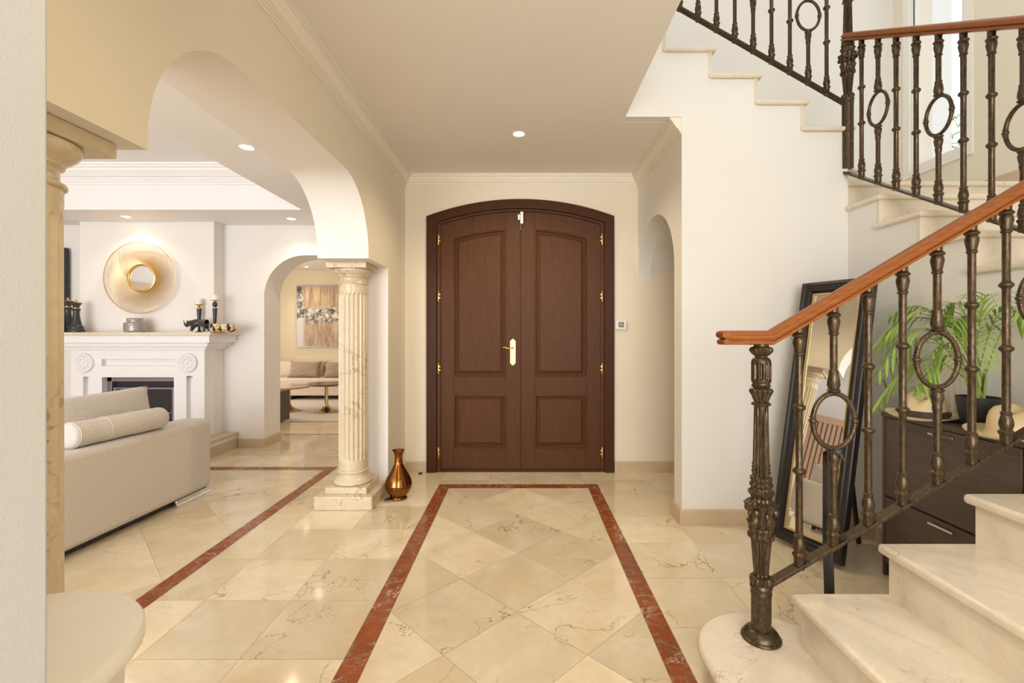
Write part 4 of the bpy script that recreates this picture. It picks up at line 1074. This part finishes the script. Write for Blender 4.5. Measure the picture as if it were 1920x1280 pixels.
m = MB(); m.tube([(-.134, 0, .072), (-.144, 0, .095), (-.152, 0, .132)], lambda u: .009 * (1 - u) + .001, 8); m.tube([(-.116, 0, .084), (-.120, 0, .098), (-.121, 0, .112)], lambda u: .007 * (1 - u) + .001, 8); m.build('horn', M['figure'], rh, smooth=60)
m = MB()
for s in (1, -1): m.tube([(-.096, s * .014, .102), (-.098, s * .018, .115), (-.104, s * .019, .128)], lambda u: .007 * (1 - u) ** .5 + .001, 8)
m.build('ear', M['figure'], rh, smooth=60)

# ------------------------------------------------------------------ television edge left of the chimney breast
t = thing('television', (-5.42, 5.06, 1.36), 'black flat television on the wall left of the chimney breast', 'television')
MB().box(-.48, 0, 0, .475, .04, .82).build('tv_body', M['matblack'], t, bevel=.004); MB().box(-.465, -.002, .015, .46, .001, .805).build('tv_screen', M['darkglass'], t)
MB().box(-.1, .04, .3, .1, .072, .5).build('wall_bracket', M['matblack'], t)

# oak slat panel on the far-left living room wall
t = thing('slat_panel', (-6.2, 1.5, 0), 'oak vertical slat wall panel seen in the leaning mirror', 'wall panel')
MB().box(0.001, -3.4, 0.001, .02, 3.3, 1.95).build('panel_board', simple('dark_felt', (.36, .25, .18), .9), t)
m = MB()
for i in range(80): m.box(.02, -3.36 + i * .083, .002, .045, -3.36 + i * .083 + .056, 1.93)
m.build('slats', M['slat'], t)
MB().box(.001, -3.4, 1.93, .06, 3.3, 2.06).build('panel_cap', M['slat'], t)

# ------------------------------------------------------------------ living room sofa
sf = thing('sofa', (-2.49, 2.6, 0), 'beige fabric sofa seen from behind through the archway', 'sofa', rz=math.radians(-2.2))
def rbox(name, x0, y0, z0, x1, y1, z1, mat, parent, bev=.04, sub=0):
    return MB().box(x0, y0, z0, x1, y1, z1).build(name, M[mat], parent, bevel=bev, bseg=5)
rbox('backrest', -.24, -1.3, .045, 0, 1.10, .585, 'sofa', sf, .045)
rbox('seat_base', -.98, -1.26, .06, -.235, 1.08, .30, 'sofa', sf, .02)
rbox('seat_cushion', -.99, -1.04, .30, -.245, .0, .43, 'sofa', sf, .04); rbox('seat_cushion', -.99, .005, .30, -.245, .86, .43, 'sofa', sf, .04)
rbox('armrest', -.98, .87, .05, -.24, 1.095, .56, 'sofa', sf, .04); rbox('armrest', -.98, -1.29, .05, -.24, -1.06, .56, 'sofa', sf, .04)
for y in (.90, -1.1):
    m = MB(); m.sweep([(-.012, y - .16, .022), (-.012, y + .195, .022)], [(-.022, -.008), (-.022, .008), (-.004, .012), (.022, .016), (.022, .008), (.0, .0), (-.012, -.008)], (0, 0, 1)); m.box(-.045, y - .15, .0, -.012, y + .18, .048)
    m.build('sofa_foot', M['chrome'], sf)
    MB().box(-.95, y - .1, 0.0005, -.88, y + .1, .062).build('sofa_foot', M['chrome'], sf)
MB().box(-.93, -1.2, .02, -.05, .75, .06).build('underframe', M['matblack'], sf)
# bolster and cushion
bo = thing('bolster_cushion', (-2.60, 2.66, .662), 'beige round bolster lying on the sofa back', 'cushion')
p0 = Vector((0, 0, 0)); p1 = Vector((.072, .62, 0)); dirb = (p1 - p0).normalized(); Tb = Matrix.Translation(p0) @ Vector((0, 0, 1)).rotation_difference(dirb).to_matrix().to_4x4(); Lb = (p1 - p0).length; rb = .074
prof = [(0, .006), (.03, .002), (.055, .0), (.068, .006), (rb, .02), (rb + .001, .03)] + [(rb + .0015 * math.sin(i * 1.7), .03 + (Lb - .06) * i / 12) for i in range(1, 12)] + [(rb, Lb - .03), (rb - .004, Lb - .014), (.058, Lb), (.03, Lb - .002), (0, Lb - .004)]
MB().lathe(prof, seg=40, T=Tb).build('bolster_cover', M['sofa'], bo, smooth=70)
m = MB()
for z, rr in ((.025, rb + .001), (.21, rb + .0005)): m.lathe([(rr - .002, z - .003), (rr + .002, z), (rr - .002, z + .003)], seg=40, T=Tb, cap=False)
m.build('piping', M['sofa'], bo)
cu = thing('sofa_cushion', (-2.80, 3.02, .60), 'large beige back cushion standing behind the bolster', 'cushion')
Tc = Matrix.Rotation(math.radians(-4), 4, 'Z') @ Matrix.Rotation(math.radians(76), 4, 'Y') @ Matrix.Rotation(0, 4, 'Z')
MB().pillow(.42, 1.16, .20, 24, T=Tc, corner=.05, lump=.025, seed=3).build('cushion_cover', M['sofa'], cu, smooth=180)
cu.location = (-2.84, 2.97, .65)

# ------------------------------------------------------------------ lounge beyond the arch
def LX(px, y): return (px - 978) / 875 * y
rg = MB().box(-5.6, 6.60, 0.0005, -1.7, 9.0, .012).build('rug', M['rug'], bevel=.004); tag(rg, 'pale grey rug on the lounge floor', 'rug')
s2 = thing('lounge_sofa', (-4.3, 9.05, 0), 'sand coloured sofa under the abstract canvas in the lounge', 'sofa')
def sb(name, x0, y0, z0, x1, y1, z1, mat='sofa2', bev=.04): return MB().box(x0, y0, z0, x1, y1, z1).build(name, M[mat], s2, bevel=bev, bseg=4)
sb('seat_base', -1.6, -.36, .09, 1.5, .45, .26, bev=.02)
sb('seat_cushion', -1.58, -.38, .262, -.36, .2, .41); sb('seat_cushion', -.35, -.38, .262, 1.48, .2, .41)
sb('backrest', -1.6, .2, .26, 1.5, .45, .62)
for i in range(3):
    x = -1.05 + i * 1.0; Tc = Matrix.Translation((x, .14, .545)) @ Matrix.Rotation(math.radians(78), 4, 'X')
    MB().pillow(.98, .34, .2, 16, T=Tc, corner=.03).build('back_cushion', M['sofa2'], s2, smooth=180)
for x in (-1.5, -.05, 1.4): MB().box(x - .04, -.3, .0125, x + .04, .38, .09).build('sofa_foot', M['matblack'], s2)
def fur_pillow(x, y, z, lab, w=.50, rz=0):
    p = thing('fur_cushion', (x, y, z), lab, 'cushion', 'fur cushions on the lounge sofa')
    Tc = Matrix.Rotation(rz, 4, 'Y') @ Matrix.Rotation(math.radians(66), 4, 'X')
    MB().pillow(w, .34, .15, 16, T=Tc, corner=.10, lump=.05, seed=int(x * 10)).build('cushion_cover', M['fur'], p, smooth=180)
fur_pillow(LX(571, 8.9), 8.92, .565, 'taupe fur cushion on the lounge sofa left of the column shaft', .62)
fur_pillow(LX(632, 8.9), 8.92, .555, 'taupe fur cushion on the lounge sofa half hidden by the column shaft', .50)
cv = thing('abstract_painting', (LX(556.5, 9.57) + .5, 9.575, 1.25 + (625 - 593) / 875 * 9.57), 'large beige and black abstract canvas on the lounge wall', 'painting')
pw, ph = 1.15, (650 - 536) / 875 * 9.57
MB().box(-.49, -.02, -ph / 2 + .012, pw - .51, .02, ph / 2 - .012).build('canvas', M['canvas'], cv)
MB().sweep([(-.5, 0, -ph / 2), (pw - .5, 0, -ph / 2), (pw - .5, 0, ph / 2), (-.5, 0, ph / 2)], [(-.028, 0), (.022, 0), (.022, -.012), (-.028, -.012)], (0, 1, 0), closed=True).build('picture_frame', M['steel'], cv)
def round_table(x, y, ztop, r, rb_, mat, label):
    t = thing('round_coffee_table', (x, y, .012), label, 'coffee table', 'round brass coffee tables in the lounge')
    MB().lathe([(0, ztop - .03), (r - .03, ztop - .03), (r, ztop - .012), (r, ztop - .003), (r - .004, ztop), (0, ztop)], seg=56).build('tabletop', mat, t, smooth=35)
    MB().lathe([(0, .0), (rb_, .0), (rb_, .008), (rb_ * .8, .018), (rb_ * .45, .045), (.04, .09), (.026, .14), (.026, ztop - .031), (0, ztop - .031)], seg=48).build('pedestal_base', M['brass2'], t, smooth=40)
dm = marble('dark_emperador', (.12, .065, .04), (.20, .12, .08), (.6, .5, .4), .12, False, 3, .5)
lm = marble('pale_onyx', (.62, .48, .36), (.45, .32, .22), (.25, .15, .1), .12, False, 4, .6)
round_table(LX(612, 7.39), 7.39, .452, .287, .19, dm, 'round coffee table with dark marble top in the lounge')
round_table(LX(539, 7.42), 7.46, .40, .34, .19, lm, 'lower round coffee table with pale top behind the black cabinet')
t = tag(MB().box(-4.3, 6.14, .0125, -3.372, 6.79, .44).build('low_cabinet', M['wenge'], bevel=.004), 'dark low block cabinet just inside the lounge archway', 'cabinet')
t.location.z = 0

# ------------------------------------------------------------------ outside the stair window
o = MB().box(3.8, 5.5, 0, 5.07, 5.8, 6.5).build('neighbouring_wall', M['white']); tag(o, 'white outside wall seen through the stair window', 'building')
random.seed(8)
t = thing('garden_bush', (6.08, 6.5, 0), 'green garden bush outside the stair window', 'bush')
MB().tube([(0, 0, 0), (.05, .05, 1.5), (0, .1, 3.0)], lambda u: .06 - .03 * u, 8).build('trunk', M['doorframe'], t)
m = MB()
for i in range(900):
    a = random.uniform(0, 2 * PI); b = random.uniform(-1, 1); rr = .75 * random.random() ** .4
    c = Vector((rr * math.cos(a) * math.sqrt(1 - b * b), rr * math.sin(a) * math.sqrt(1 - b * b), 3.5 + rr * b * 1.1))
    u = Vector((random.uniform(-1, 1), random.uniform(-1, 1), random.uniform(-1, 1))).normalized(); s_ = u.orthogonal().normalized()
    m.add([c - u * .07, c + s_ * .028, c + u * .07, c - s_ * .028], [[0, 1, 2, 3]])
m.build('foliage', M['bush'], t)
